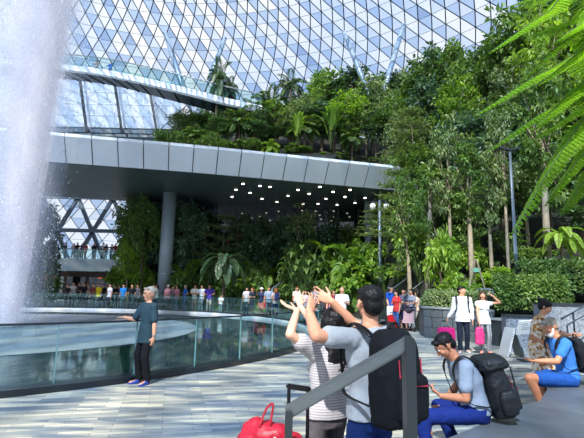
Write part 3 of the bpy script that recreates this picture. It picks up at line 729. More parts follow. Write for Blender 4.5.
# red flowers of the far left trees
# clipped hedge (nobody could count its leaves) in the planter at the right
def hedge(name, pts, z0, z1, half, n, leaf, label, m=L_mid, seed=3, kind_=None):
    r = np.random.default_rng(seed); P = smoothpts(pts, 6); B = []; A = []
    L_ = len(P)-1
    s = r.uniform(0, L_-1e-3, n); i = s.astype(int); f = (s-i)[:, None]; arr = np.array([list(p) for p in P]); c = arr[i]*(1-f)+arr[i+1]*f
    ang = r.uniform(-.4, PI+.4, n); rr = r.uniform(.8, 1.05, n)
    t = arr[i+1]-arr[i]; t = norm(t); nx = np.stack([-t[:, 1], t[:, 0], 0*t[:, 0]], 1)
    out = nx*np.cos(ang)[:, None]*half+np.array([0, 0, 1.])*(np.sin(ang)[:, None]*(z1-z0)*.5)
    base = c+out*rr[:, None]; base[:, 2] += (z0+z1)/2; base += r.normal(size=(n, 3))*.04
    ax = norm(out)+r.normal(size=(n, 3))*.6; ax[:, 2] -= .3; nn = norm(out)+r.normal(size=(n, 3))*.4
    me = leaves_me(name, base, ax, nn, r.uniform(.7, 1.2, n)*leaf, r.uniform(.4, .6, n)*leaf, .2, .1)
    o = linkobj(name, me, m); tag(o, label, 'hedge'); o['kind'] = 'stuff'
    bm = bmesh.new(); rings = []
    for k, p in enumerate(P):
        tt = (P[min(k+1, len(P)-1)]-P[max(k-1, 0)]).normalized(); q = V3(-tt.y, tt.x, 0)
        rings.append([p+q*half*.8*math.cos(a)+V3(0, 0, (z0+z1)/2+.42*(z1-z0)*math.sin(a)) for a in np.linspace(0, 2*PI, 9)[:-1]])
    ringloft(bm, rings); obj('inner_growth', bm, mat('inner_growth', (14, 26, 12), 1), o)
    return o
hedge('hedge', [(6.7, 14.6, 0), (7.6, 14.3, 0), (8.7, 14.2, 0)], .75, 2.15, .5, 5200, .13, 'thick clipped green hedge directly behind the seated older man')
hedge('hedge', [(8.1, 15.7, 0), (9.6, 15.4, 0), (11.6, 15.2, 0)], 1.3, 2.75, .55, 5200, .13, 'upper clipped hedge at the right edge beneath the pale beam', L_mid, 5)
hedge('hedge', [(5.45, 17.3, 0), (5.5, 16.5, 0), (6.1, 15.8, 0), (6.7, 15.0, 0)], .7, 1.6, .38, 2600, .13, 'low loose flowering hedge on top of the dark block wall', L_olive, 6)

# foreground tree fern whose fronds hang in from the right
tf = thing('tree_fern', 'large bright green tree fern with long feathery fronds hanging in at upper right', 'fern', (4.7, 4.9, 0))
bm = bmesh.new(); tube(bm, smoothpts([(0, 0, -.05), (.04, 0, 1.6), (0, .05, 3.2)], 5), .12, 10, r1=.09); obj('trunk', bm, m_bark, tf, True)
random.seed(31)
FR_ = [((590,-6,4.7),(545,14,4.3),(490,52,3.9),.30),((600,60,4.7),(545,72,4.3),(474,116,3.9),.30),((600,98,4.7),(552,108,4.3),(486,152,4.1),.29),((600,-30,4.9),(560,-12,4.6),(505,8,4.3),.28),
      ((606,110,4.6),(566,145,4.2),(512,234,3.9),.26),((600,30,5.2),(560,45,5.0),(520,82,4.8),.28),((606,82,4.4),(575,90,4.1),(536,128,3.8),.26),((606,140,4.8),(580,158,4.5),(545,206,4.3),.19),((610,12,4.2),(585,22,3.8),(552,44,3.5),.2),((604,100,5.4),(575,112,5.2),(530,142,5.0),.28),((604,10,5.2),(570,22,5.0),(528,36,4.8),.28),((606,40,4.0),(580,52,3.9),(540,84,3.7),.26),((608,160,5.2),(588,176,5.0),(562,214,4.8),.24),((604,-20,5.6),(560,-22,5.4),(520,-6,5.2),.28)]
hub = V3(4.7, 4.95, 3.2)
for a, b, c, pl in FR_:
    a, b, c = D(*a), D(*b), D(*c)
    pts = smoothpts([hub, a, b, c], 8); pts = [p-tf.location for p in pts]
    bm = bmesh.new(); tube(bm, pts, .012, 5, r1=.003); st = obj('frond', bm, m_stem, tf, True)
    # twice pinnate: each pinna carries its own small leaflets
    B, A, Nn, Ln, W = [], [], [], [], []
    npn = 46; n = len(pts)
    for i in range(npn):
        t = .22+.78*(i+.5)/npn; s = t*(n-1); j = min(int(s), n-2); p = pts[j].lerp(pts[j+1], s-j); d = (pts[j+1]-pts[j]).normalized()
        sd = d.cross(V3(0, 0, 1)).normalized(); nn = sd.cross(d); l = pl*(1-((t-.22)/.78))**.55*random.uniform(.92, 1.08)
        for q in (-1, 1):
            ax = (sd*q*.9+d*.45+V3(0, 0, -.35)).normalized(); m_ = 15; side = ax.cross(nn).normalized()
            for k in range(m_):
                u = (k+.6)/m_; bp = p+ax*(l*u)+V3(0, 0, -.10*l*u*u)
                for q2 in (-1, 1):
                    B.append(bp); A.append(side*q2+ax*.6); Nn.append(nn+V3(0, 0, .3)); Ln.append(l*.20*(1-.6*u)+.008); W.append(.015)
            B.append(p); A.append(ax); Nn.append(nn); Ln.append(l); W.append(.006)
    linkobj('leaflets', leaves_me('leaflets', B, A, Nn, Ln, W, .1, .1), L_frond, st)
# ================================================================ PEOPLE
def skin(t=0): return mat('skin_%d' % t, [(206, 150, 120), (188, 128, 96), (160, 104, 74), (224, 174, 146)][t], .5, spec=.35, nscale=12, namt=.06)
def cloth(c, n=.06): return mat('cloth_%d_%d_%d' % c, c, .85, spec=.2, nscale=14, namt=n, bump=.25, bscale=45)
m_hair = mat('hair_black', (12, 11, 12), .5, spec=.3, bump=.4, bscale=60, stretch=(1, 1, .2))
m_hair_br = mat('hair_brown', (60, 38, 28), .45, bump=.5, bscale=60)
m_hair_gr = mat('hair_grey', (150, 142, 132), .6, bump=.6, bscale=50, nscale=20, namt=.25)
m_hair_or = mat('hair_auburn', (150, 78, 40), .5, bump=.5, bscale=60)
def hand(bm, w, d, pn, H, side, curl=.25, spread=.12, thumb=1, fist=0.0, fr=1.0):
    """palm, four unequal bent fingers, thumb leaving the side. d: direction, pn: palm normal, side: towards the thumb"""
    d = Vector(d).normalized(); pn = Vector(pn); pn = (pn-d*pn.dot(d)).normalized(); s = d.cross(pn)
    if s.dot(Vector(side)) < 0: s = -s
    u = H*.108/.19    # scale: 1.0 = adult hand of 0.19 m
    pl = .095*u; pw = .041*u
    secs = []
    for t, ww, th in ((-.06, .62, .9), (.1, .72, .95), (.45, .95, 1.0), (.8, 1.0, .9), (1.0, .93, .8)):
        secs.append((w+d*(pl*t), pw*ww, .0145*u*th*fr, s, pn))
    eloft(bm, secs, 12, .85)
    for k, (off, ln) in enumerate(((.75, .072), (.26, .080), (-.24, .075), (-.72, .058))):
        p = w+d*(pl*.93)+s*(pw*off); a = curl*(1+.15*k)+fist; sp = spread*(off)
        L1, L2, L3 = ln*.45*u, ln*.32*u, ln*.25*u; r = (.0084-.0008*(k == 3))*u*fr
        dd = (d+s*sp).normalized()
        def bend(v, ang): return (v*math.cos(ang)+pn*math.sin(ang)).normalized()
        d1 = bend(dd, a*.6); d2 = bend(dd, a*1.5); d3 = bend(dd, a*2.2)
        q1 = p+d1*L1; q2 = q1+d2*L2; q3 = q2+d3*L3
        capsule(bm, p-d*.02*u, q1, r*1.08, r, 8); capsule(bm, q1, q2, r, r*.9, 8); capsule(bm, q2, q3, r*.9, r*.72, 8)
    p = w+d*(pl*.22)+s*(pw*.6); t1 = (d*.62+s*.75*thumb+pn*.25).normalized(); t2 = (d*.85+s*.42*thumb+pn*.3).normalized()
    q1 = p+t1*.038*u; q2 = q1+t2*.030*u; q3 = q2+t2*.022*u
    capsule(bm, p, q1, .0135*u*fr, .0115*u*fr, 8); capsule(bm, q1, q2, .0112*u*fr, .0098*u*fr, 8); capsule(bm, q2, q3, .0098*u*fr, .0078*u*fr, 8)
def two_bone(a, c, l1, l2, hint):
    """elbow / knee position between a and c"""
    d = c-a; L = min(d.length, (l1+l2)*.999); dn = d.normalized(); x = (l1*l1-l2*l2+L*L)/(2*L); h = math.sqrt(max(l1*l1-x*x, 0))
    hint = Vector(hint); hp = (hint-dn*hint.dot(dn)).normalized(); return a+dn*x+hp*h, a+dn*L
REL = dict(up=(.12, .02, -1), fo=(.05, .18, -1), hd=(.0, .15, -1))
PO = {  # arm presets in body frame (x outward, y forward, z up)
 'down': ((.16, -.02, -1), (.04, .22, -1), (0, .25, -1)),
 'hip': ((.55, -.25, -.75), (-.75, .35, -.35), (-.6, .5, -.5)),
 'rail': ((.18, .35, -.9), (.02, .95, -.15), (0, 1, -.1)),
 'photo': ((.2, .75, -.35), (-.25, .75, .65), (-.1, .5, .8)),
 'chest': ((.22, .15, -.95), (-.55, .8, .15), (-.6, .7, .1)),
 'brow': ((.75, .45, .1), (-.75, .15, .75), (-.8, .2, .5)),
 'hold': ((.12, .12, -1), (0, .5, -.85), (0, .3, -1)),
 'crossed': ((.2, .25, -.9), (-.9, .5, .12), (-1, .1, .1)),
}
def person(name_label, loc, face, H=1.68, female=False, armL='down', armR='down', lean=(0, 0, 1), lean2=None, head=None, gaze=None, legs=None, stride=0.0,
           top=(200, 200, 200), top_len=-.03, sleeve=.55, bottom=(40, 44, 60), bot='trousers', bot_len=1.0, shoe=(40, 40, 44), hair='short', hairm=None, skin_t=0, lod=0, group=None,
           pelvis=None, wrinkle=0.0, fit=1.0, sx=None, handL=None, handR=None, hscale=1.0, mat_top=None, mat_bot=None, glasses=False, beard=None, hat=None, hlen=.2, root=True, hrough=0, build=1.0, neckfix=None):
    """face: heading angle (deg, 0 = +Y, 90 = -X) of the body. Points are given in world space relative to loc."""
    a = math.radians(face); F = V3(-math.sin(a), math.cos(a), 0); X = V3(math.cos(a), math.sin(a), 0); Z = V3(0, 0, 1)
    if sx is not None: X = Vector(sx).normalized()
    def W(v): return X*v[0]+F*v[1]+Z*v[2]
    vox = (.021, .0115, .0055)[lod]; segs = (10, 12, 14)[lod]; sm = (2, 3, 4)[lod]
    t = thing('person', name_label, 'person', loc, group)
    # ---- skeleton
    u = W(lean).normalized(); u2 = W(lean2).normalized() if lean2 else u
    P = V3(0, 0, .53*H)+F*0 if pelvis is None else Vector(pelvis)
    thl, shl = .245*H, .245*H
    hips, knees, ankles, footd = {}, {}, {}, {}
    hw = (.048 if not female else .052)*H
    for s, q in ((-1, 'L'), (1, 'R')):
        hips[q] = P+X*(s*hw)+V3(0, 0, -.005*H)
        if legs and q in legs:
            kn, an = legs[q][0], legs[q][1]; knees[q], ankles[q] = Vector(kn), Vector(an); footd[q] = Vector(legs[q][2]) if len(legs[q]) > 2 else F
        else:
            tgt = X*(s*hw*1.15)+F*(stride*s*.5)+V3(0, 0, .045*H)
            k, an = two_bone(hips[q], tgt, thl, shl, F+X*s*.1); knees[q], ankles[q] = k, an; footd[q] = (F+X*s*.25).normalized()
    cw = (.108 if not female else .094)*H*build
    Cc = P+u*(.15*H); Nk = Cc+u2*(.155*H)     # chest, base of neck
    if head is None: head = u2*.75+Z*.25
    else: head = W(head)
    hu = head.normalized(); nb = Nk+u2*(.012*H)
    hc = Nk+u2*(.016*H)+hu*(.088*H)
    g = W(gaze) if gaze is not None else F
    hf = (g-hu*g.dot(hu)).normalized(); hx = hf.cross(hu)
    SH = {'L': Nk-X*cw-u2*.025*H, 'R': Nk+X*cw-u2*.025*H}
    ual, fal = .168*H, .148*H
    elb, wri, hdd = {}, {}, {}
    for s, q, arm in ((-1, 'L', armL), (1, 'R', armR)):
        if isinstance(arm, str): arm = PO[arm]
        if isinstance(arm, dict):   # explicit elbow and wrist points, or wrist target with a hint
            if 'el' in arm: elb[q] = SH[q]+(Vector(arm['el'])-SH[q]).normalized()*ual; wri[q] = elb[q]+(Vector(arm['wr'])-elb[q]).normalized()*fal
            else: elb[q], wri[q] = two_bone(SH[q], Vector(arm['wr']), ual, fal, arm.get('hint', (0, 0, -1)))
            hdd[q] = Vector(arm.get('hd', wri[q]-elb[q])).normalized()
        else:
            m = [X*(s*v[0])+F*v[1]+Z*v[2] for v in arm]; elb[q] = SH[q]+m[0].normalized()*ual; wri[q] = elb[q]+m[1].normalized()*fal; hdd[q] = m[2].normalized()
    # ---- body
    def torso(bm, inf=0.0, lo=-.05, hi=1.0, flare=0.0):
        b = build; secs = []
        fem = female
        prof = [(-.05, .080, .060), (-.01, .100, .074), (.04, .094 if not fem else .096, .070), (.10, .083 if not fem else .074, .060 if not fem else .054), (.17, .094 if not fem else .083, .066 if not fem else .063), (.23, .102 if not fem else .088, .068 if not fem else .064), (.275, .098 if not fem else .084, .054), (.302, .062, .042), (.318, .036, .034)]
        if lo < -.05: prof = [(lo, prof[1][1]+flare, prof[1][2]+flare), ((lo-.05)/2, prof[1][1]+flare*.5, prof[1][2]+flare*.5)]+prof[1:]
        for z, rx, ry in prof:
            if z < lo: continue
            if z <= .15: c = P+u*(z*H)
            else: c = Cc+u2*((z-.15)*H)
            fx = F if abs(z) >= 0 else F; uu = u if z < .15 else u2; yy = (F-uu*F.dot(uu)).normalized()
            ii = inf if z < .29 else inf*.6
            secs.append((c, rx*H*b*fit**(1 if inf else 0)+ii, ry*H*b*(fit if inf else 1)+ii, X, yy))
        eloft(bm, secs, 22 if lod else 16)
        if fem and inf >= 0:
            for s in (-1, 1):
                yy = (F-u2*F.dot(u2)).normalized(); ellipsoid(bm, Cc+u2*(.055*H)+X*(s*.040*H)+yy*(.046*H+inf), (.034*H+inf, .030*H+inf, .036*H), X, yy, u2, 12, 7)
    bm = bmesh.new(); torso(bm)
    yyh = (F-u2*F.dot(u2)).normalized()
    capsule(bm, Nk-u2*.02*H, Nk+hu*.055*H+u2*.01*H, .034*H*(.9 if female else 1), .031*H*(.88 if female else 1), segs)
    for q in 'LR':
        s = -1 if q == 'L' else 1
        capsule(bm, Nk+u2*.012*H, SH[q], .024*H, .032*H, segs)
        capsule(bm, SH[q], elb[q], .030*H*(.86 if female else 1), .0235*H*(.88 if female else 1), segs)
        mid = elb[q].lerp(wri[q], .3); capsule(bm, elb[q], mid, .0235*H*(.88 if female else 1), .0245*H*(.86 if female else 1), segs); capsule(bm, mid, wri[q], .0245*H*(.86 if female else 1), .0158*H*(.9 if female else 1), segs)
        hs = handL if q == 'L' else handR; hs = dict(hs) if hs else {}
        pn = Vector(hs.pop('pn')) if 'pn' in hs else -X*s; sd = Vector(hs.pop('side')) if 'side' in hs else F+Z*.2
        hd_ = hdd[q]
        if abs(pn.normalized().dot(hd_)) > .95: pn = F if abs(F.dot(hd_)) < .9 else Z
        if abs(hd_.cross(pn).normalized().dot(sd.normalized())) < .05: sd = sd+X*s*-.5
        hand(bm, wri[q]+hd_*.008, hd_, pn, H, sd, fr=(1.35, 1.05, .93)[lod], **hs)
        capsule(bm, hips[q], knees[q], .048*H, .034*H, segs)
        mk = knees[q].lerp(ankles[q], .3)-footd[q].normalized()*.008*H; capsule(bm, knees[q], mk, .033*H, .034*H, segs); capsule(bm, mk, ankles[q], .034*H, .021*H, segs)
        fd = footd[q].normalized(); capsule(bm, ankles[q]-V3(0, 0, .018*H)-fd*.018*H, ankles[q]+fd*.10*H-V3(0, 0, .028*H), .020*H, .017*H, segs)
    # head
    k = (H*.0605 if lod else H*.0615)*hscale
    def hp(x, y, z): return hc+hx*(x*k)+hf*(y*k)+hu*(z*k)
    ellipsoid(bm, hp(0, -.12, .30), (.80*k, .98*k, .82*k), hx, hf, hu, 18, 11)
    ellipsoid(bm, hp(0, .22, -.30), (.62*k, .66*k, .78*k), hx, hf, hu, 16, 9)
    capsule(bm, hp(0, .60, -.86), hp(0, .40, -.80), .22*k, .36*k, 10)
    capsule(bm, hp(0, .86, .10), hp(0, 1.02, -.22), .10*k, .15*k, 8); ellipsoid(bm, hp(0, .84, .26), (.5*k, .12*k, .12*k), hx, hf, hu, 10, 6)
    ellipsoid(bm, hp(0, .80, -.52), (.26*k, .13*k, .09*k), hx, hf, hu, 10, 6)
    for s in (-1, 1): ellipsoid(bm, hp(s*.82, -.10, -.06), (.10*k, .20*k, .30*k), hx, (hf-hx*s*.3).normalized(), hu, 10, 7); ellipsoid(bm, hp(s*.42, .68, -.18), (.26*k, .2*k, .26*k), hx, hf, hu, 10, 7)
    body = linkobj('body', remesh(bm, vox, sm), skin(skin_t), t)
    # ---- face pieces
    if lod:
        for s in (-1, 1):
            bm = bmesh.new(); ellipsoid(bm, hp(s*.33, .79, .10), (.13*k, .08*k, .08*k), hx, hf, hu, 10, 7); e = obj('eye', bm, mat('eye_white', (230, 228, 222), .2), t, True)
            bm = bmesh.new(); ellipsoid(bm, hp(s*.33, .86, .10), (.06*k, .03*k, .06*k), hx, hf, hu, 8, 6); obj('iris', bm, mat('iris', (30, 20, 14), .2), e, True)
            bm = bmesh.new(); capsule(bm, hp(s*.18, .90, .34), hp(s*.52, .78, .36), .045*k, .03*k, 6); obj('eyebrow', bm, hairm or m_hair, t, True)
        bm = bmesh.new(); ellipsoid(bm, hp(0, .90, -.53), (.24*k, .06*k, .065*k), hx, hf, hu, 10, 6); obj('mouth', bm, mat('lips', (158, 84, 76), .4), t, True)
    # ---- hair
    hm = hairm or m_hair
    bm = bmesh.new()
    if hair in ('short', 'long', 'bob', 'bun', 'pony', 'balding'):
        if hair == 'balding':
            for s in (-1, 1): ellipsoid(bm, hp(s*.66, -.35, .12), (.2*k, .6*k, .38*k), hx, hf, hu, 12, 8)
            ellipsoid(bm, hp(0, -.85, .05), (.6*k, .28*k, .42*k), hx, hf, hu, 12, 8)
        else:
            big = 1.03 if hair == 'short' else 1.10
            ellipsoid(bm, hp(0, -.22, .42), (.82*k*big, .96*k*big, .78*k*big), hx, hf, hu, 20, 12)
            ellipsoid(bm, hp(0, -.60, -.12), (.68*k*big, .50*k*big, .72*k), hx, hf, hu, 16, 10)
            capsule(bm, hp(-.45, .62, .80), hp(.45, .62, .80), .22*k, .22*k, 10)
            for s in (-1, 1): capsule(bm, hp(s*.74, .02, .42), hp(s*.78, -.02, .0 if hair == 'short' else -.5), .14*k, .10*k, 8)
        if hair in ('long', 'bob'):
            L_ = hlen if hair == 'long' else .07
            for i in range(9):
                an = math.radians(-100+25*i); dx, dy = math.sin(an)*.82, -math.cos(an)*.72-.2
                p0 = hp(dx, dy, .1); p1 = hp(dx*.98, dy*1.02, -.9); p2 = p1+(-u2*.65-Z*.35)*L_+X*dx*.012
                capsule(bm, p0, p1, .30*k, .32*k, 8); capsule(bm, p1, p2, .32*k, .24*k, 8)
            ellipsoid(bm, hp(0, -.75, -.5), (.72*k, .42*k, .9*k), hx, hf, hu, 14, 9)
            if lod == 2: ellipsoid(bm, Nk-yyh*.05*H-u2*.075*H, (.066*H, .028*H, .10*H), X, yyh, u2, 16, 10)
        if hair == 'bun': ellipsoid(bm, hp(0, -1.2, .75), (.42*k, .4*k, .4*k), hx, hf, hu, 12, 8)
        if hair == 'pony': capsule(bm, hp(0, -1.1, .5), hp(0, -1.5, -.9), .3*k, .16*k, 8)
        ho = linkobj('hair', remesh(bm, max(vox, .0075), 2 if hair == 'short' else 3, wrinkle=(0, .002, .003)[lod], wscale=40), hm, t)
    else: bm.free()
    if beard:
        bm = bmesh.new(); ellipsoid(bm, hp(0, .60, -.86), (.50*k, .42*k, .42*k), hx, hf, hu, 14, 9)
        for s in (-1, 1): capsule(bm, hp(s*.62, .15, -.2), hp(s*.42, .5, -.75), .18*k, .24*k, 8)
        capsule(bm, hp(-.28, .84, -.38), hp(.28, .84, -.38), .09*k, .09*k, 8); linkobj('beard', remesh(bm, max(vox, .008), 2, wrinkle=.003, wscale=60), beard, t)
    if glasses:
        bm = bmesh.new()
        for s in (-1, 1):
            pts = [hp(s*.36+.25*math.cos(q), .95, .08+.2*math.sin(q)) for q in np.linspace(0, 2*PI, 11)]; tube(bm, pts, .03*k, 5)
            tube(bm, [hp(s*.6, .93, .1), hp(s*.86, .5, .1), hp(s*.88, -.1, .06)], .03*k, 5)
        tube(bm, [hp(-.11, .97, .12), hp(.11, .97, .12)], .03*k, 5); obj('glasses', bm, m_black, t)
    if hat:
        hcol, style = hat; bm = bmesh.new(); ellipsoid(bm, hp(0, -.15, .62), (.95*k, 1.08*k, .78*k), hx, hf, hu, 18, 10)
        if style == 'cap': eloft(bm, [(hp(0, .9, .52), .62*k, .75*k, hx, hf), (hp(0, .9, .60), .6*k, .72*k, hx, hf)], 16)
        else: eloft(bm, [(hp(0, -.1, .40), 1.7*k, 1.75*k, hx, hf), (hp(0, -.1, .50), 1.65*k, 1.7*k, hx, hf)], 20)
        linkobj('hat', remesh(bm, max(vox*.8, .008), 1), cloth(hcol), t)
    # ---- clothes
    wr = wrinkle; i0 = (.016, .013, .013)[lod]
    bm = bmesh.new()
    if bot == 'dress': torso(bm, i0, lo=-.06, flare=.0)
    else: torso(bm, i0, lo=(-.011 if top_len == 0 else min(top_len-.03, -.05)), flare=.012)
    for q in 'LR':
        capsule(bm, Nk+u2*.004*H, SH[q]+(-u2*.004*H), .020*H+i0*.6, .034*H+i0, segs)
        if sleeve > 0:
            s1 = min(sleeve, 1); e = SH[q].lerp(elb[q], s1); capsule(bm, SH[q], e, .031*H+i0, .028*H+i0*(1.5 if sleeve <= 1 else 1.1), segs)
            if sleeve > 1: capsule(bm, elb[q], elb[q].lerp(wri[q], sleeve-1), .025*H+i0, .018*H+i0, segs)
    if bot == 'dress':
        L_ = bot_len; mk = {}
        c0 = P; c1 = (knees['L']+knees['R'])/2; c2 = (ankles['L']+ankles['R'])/2; c2 = c1.lerp(c2, L_)
        eloft(bm, [(c0, .105*H+i0, .085*H+i0, X, F), (c0.lerp(c1, .5), .12*H, .10*H, X, F), (c1, .125*H, .11*H, X, F), (c2, .14*H, .13*H, X, F)], 22)
    shirt = linkobj('dress' if bot == 'dress' else 'shirt', remesh(bm, max(vox, .009), sm, wrinkle=wr, wscale=8, seed=loc[0]), mat_top or cloth(top), t)
    if bot in ('trousers', 'shorts', 'skirt'):
        bm = bmesh.new(); secs = []
        for z, rx, ry in ((-.05, .080, .064), (-.01, .096, .072), (.03, .093, .068), (.045, .084, .060)):
            yy = (F-u*F.dot(u)).normalized(); secs.append((P+u*(z*H), rx*H*build+.009, ry*H*build+.009, X, yy))
        eloft(bm, secs, 18)
        for q in 'LR':
            if bot == 'skirt': continue
            i1 = .010 if bot == 'trousers' else .02
            kk = knees[q] if bot_len > .5 else hips[q].lerp(knees[q], bot_len*2)
            capsule(bm, hips[q], kk, .049*H+i1, (.036*H+i1) if bot_len > .5 else .044*H+i1*1.4, segs)
            if bot_len > .5:
                an = knees[q].lerp(ankles[q], min(1, (bot_len-.5)*2)); capsule(bm, knees[q], an, .036*H+i1, .028*H+i1, segs)
        if bot == 'skirt': eloft(bm, [(P-u*.02*H, .1*H, .08*H, X, F), ((knees['L']+knees['R'])/2, .12*H, .10*H, X, F)], 20)
        linkobj(bot, remesh(bm, max(vox, .009), sm, wrinkle=wr, wscale=9, seed=loc[1]), mat_bot or cloth(bottom), t)
    if shoe:
        for q in 'LR':
            fd = footd[q].normalized(); an = ankles[q]; bm = bmesh.new(); sdv = fd.cross(Z).normalized()
            eloft(bm, [(an+fd*.045*H+V3(0, 0, -.047*H), .026*H, .078*H, sdv, fd), (an+fd*.045*H+V3(0, 0, -.03*H), .027*H, .079*H, sdv, fd), (an+fd*.02*H+V3(0, 0, -.014*H), .023*H, .05*H, sdv, fd), (an+V3(0, 0, -.002*H), .019*H, .026*H, sdv, fd)], 14)
            linkobj('shoe', to_me(bm, 'shoe', True), mat('shoe_%d_%d_%d' % shoe, shoe, .5), t)
    return dict(root=t, P=P, Cc=Cc, Nk=Nk, SH=SH, elb=elb, wri=wri, hdd=hdd, F=F, X=X, u=u, u2=u2, hc=hc, hf=hf, hu=hu, k=k, knees=knees, ankles=ankles, H=H, loc=Vector(loc))
def backpack(r, label, col=(22, 24, 28), w=.30, h=.46, d=.17, off=0.0, drop=.02, accent=None, lod=0, rest=None, big=False):
    """pack on the wearer's back with pocket, lid, shoulder straps"""
    H = r['H']; F, X, u2, u = r['F'], r['X'], r['u2'], r['u']; up = (u*.75+u2*.25 if big else u*.5+u2*.5).normalized(); bk = -(F-up*F.dot(up)).normalized()
    c = (r['Cc']+r['Nk'])/2+r['loc']+bk*(.075*H+d*.55)-up*(drop+h*.12)+X*off
    t = thing('backpack', label, 'backpack', c)
    m = cloth(col, .12) if not big else mat('pack_fabric', col, .6, nscale=18, namt=.2, bump=.4, bscale=25)
    bm = bmesh.new(); rows = []
    for z, ww, dd, o_ in ((-.5, .78, .8, 0), (-.46, .92, .95, 0), (-.2, 1.0, 1.06, .01), (.1, .98, 1.0, .0), (.35, .9, .85, -.01), (.47, .74, .62, -.02), (.51, .5, .4, -.02)):
        rows.append((up*(z*h)+bk*o_, w/2*ww, d/2*dd, X, bk))
    eloft(bm, rows, 24, .62); me = remesh(bm, max(.009, [.02, .012, .009][lod]), 3, wrinkle=.006, wscale=10)
    body = linkobj('pack_body', me, m, t)
    bm = bmesh.new(); eloft(bm, [(up*(z*h)+bk*(d*.52), w*.36*q, d*.2*q, X, bk) for z, q in ((-.42, .8), (-.38, 1), (-.1, 1.02), (0, .95), (.04, .7))], 18, .6)
    linkobj('front_pocket', remesh(bm, .011, 2, wrinkle=.004, wscale=14), m, t)
    if big:
        bm = bmesh.new(); eloft(bm, [(up*(z*h)+bk*o_, w*.55*q, d*.62*q, X, bk) for z, q, o_ in ((.36, .86, .01), (.40, 1.02, .0), (.50, 1.0, -.01), (.58, .78, -.02), (.60, .5, -.02))], 22, .65); linkobj('lid', remesh(bm, .010, 2, wrinkle=.008, wscale=12), m, t)
        for s in (-1, 1):
            bm = bmesh.new(); eloft(bm, [(up*(z*h)+X*(s*w*.52)+bk*.02, .045*q, d*.34*q, X, bk) for z, q in ((-.42, .8), (-.3, 1), (-.1, 1), (0, .7))], 14, .7); linkobj('side_pocket', remesh(bm, .010, 2), m, t)
            bm = bmesh.new(); bar(bm, X*(s*w*.3)+bk*d*.62+up*h*.35, X*(s*w*.3)+bk*(d*.60)-up*h*.3, .02, .006); obj('compression_strap', bm, m_black, t)
    if accent:
        am = mat('accent_%d_%d_%d' % accent, accent, .6)
        for s in (-1, 1):
            bm = bmesh.new(); tube(bm, [X*(s*w*.29)+bk*(d*.49)+up*h*.2, X*(s*w*.29)+bk*(d*.51), X*(s*w*.28)+bk*(d*.52)+up*h*.05], .004, 6); obj('zip', bm, am, t)
        bm = bmesh.new(); tube(bm, [X*(-w*.25)+bk*d*.73-up*h*.05, X*(w*.25)+bk*d*.73-up*h*.08], .006, 6); obj('zip', bm, am, t)
    bm = bmesh.new(); tube(bm, smoothpts([X*-.04+up*h*.5, X*-.03+up*(h*.5+.035), X*.03+up*(h*.5+.035), X*.04+up*h*.5], 3), .008, 6); obj('grab_loop', bm, m_black, t)
    for q, s in (('L', -1), ('R', 1)):
        S = r['SH'][q]+r['loc']-X*(s*.022*H); top_ = S+up*.046*H; fr = S+F*.072*H-up*.03*H; lo = S+F*.066*H-up*.13*H; und = S+X*(s*.024*H)+F*.03*H-up*.20*H; back = c+X*(s*w*.42)-up*h*.30-bk*d*.25
        pts = smoothpts([c+X*(s*.07)+up*h*.42-bk*d*.45, top_-F*.03*H, top_+F*.02*H, fr, lo, und, back], 5)
        bm = bmesh.new(); pts = [p-c for p in pts]
        tube(bm, pts, lambda q: .030 if q < .55 else .014, 8, flat=.3, side=X); obj('shoulder_strap', bm, m_black, t, True)
    return t, c, up, bk
# ================================================================ THE PEOPLE, FRONT TO BACK
def rel(loc, px, py, Y): return D(px, py, Y)-Vector(loc)
def stripe_mat(name, c1, c2, sc, ax=2, d=.0):
    m, t, out = nt(name); L = t.links.new; tc = N(t, 'ShaderNodeTexCoord'); sp = N(t, 'ShaderNodeSeparateXYZ'); L(tc.outputs['Object'], sp.inputs[0])
    ml = N(t, 'ShaderNodeMath', operation='MULTIPLY'); ml.inputs[1].default_value = sc; L(sp.outputs[ax], ml.inputs[0]); sn = N(t, 'ShaderNodeMath', operation='SINE'); L(ml.outputs[0], sn.inputs[0])
    gt = N(t, 'ShaderNodeMapRange'); gt.inputs[1].default_value = .25; gt.inputs[2].default_value = .6; L(sn.outputs[0], gt.inputs[0])
    mx = N(t, 'ShaderNodeMix', data_type='RGBA'); L(gt.outputs[0], mx.inputs[0]); mx.inputs[6].default_value = rgb(c1); mx.inputs[7].default_value = rgb(c2)
    b = N(t, 'ShaderNodeBsdfPrincipled', Roughness=.85); L(mx.outputs[2], b.inputs['Base Color']); L(b.outputs[0], out.inputs[0]); return m
def floral_mat(name, base, cols, sc=26):
    m, t, out = nt(name); L = t.links.new; tc = N(t, 'ShaderNodeTexCoord'); v = N(t, 'ShaderNodeTexVoronoi', Scale=sc); L(tc.outputs['Object'], v.inputs['Vector'])
    sp = N(t, 'ShaderNodeSeparateColor'); L(v.outputs['Color'], sp.inputs[0]); cr = N(t, 'ShaderNodeValToRGB'); cr.color_ramp.interpolation = 'CONSTANT'; L(sp.outputs[0], cr.inputs[0])
    e = cr.color_ramp.elements; e[0].color = rgb(base); e[0].position = 0; e[1].position = .45; e[1].color = rgb(cols[0])
    for i, c in enumerate(cols[1:]): q = e.new(.6+.15*i); q.color = rgb(c)
    b = N(t, 'ShaderNodeBsdfPrincipled', Roughness=.85); L(cr.outputs[0], b.inputs['Base Color']); L(b.outputs[0], out.inputs[0]); return m
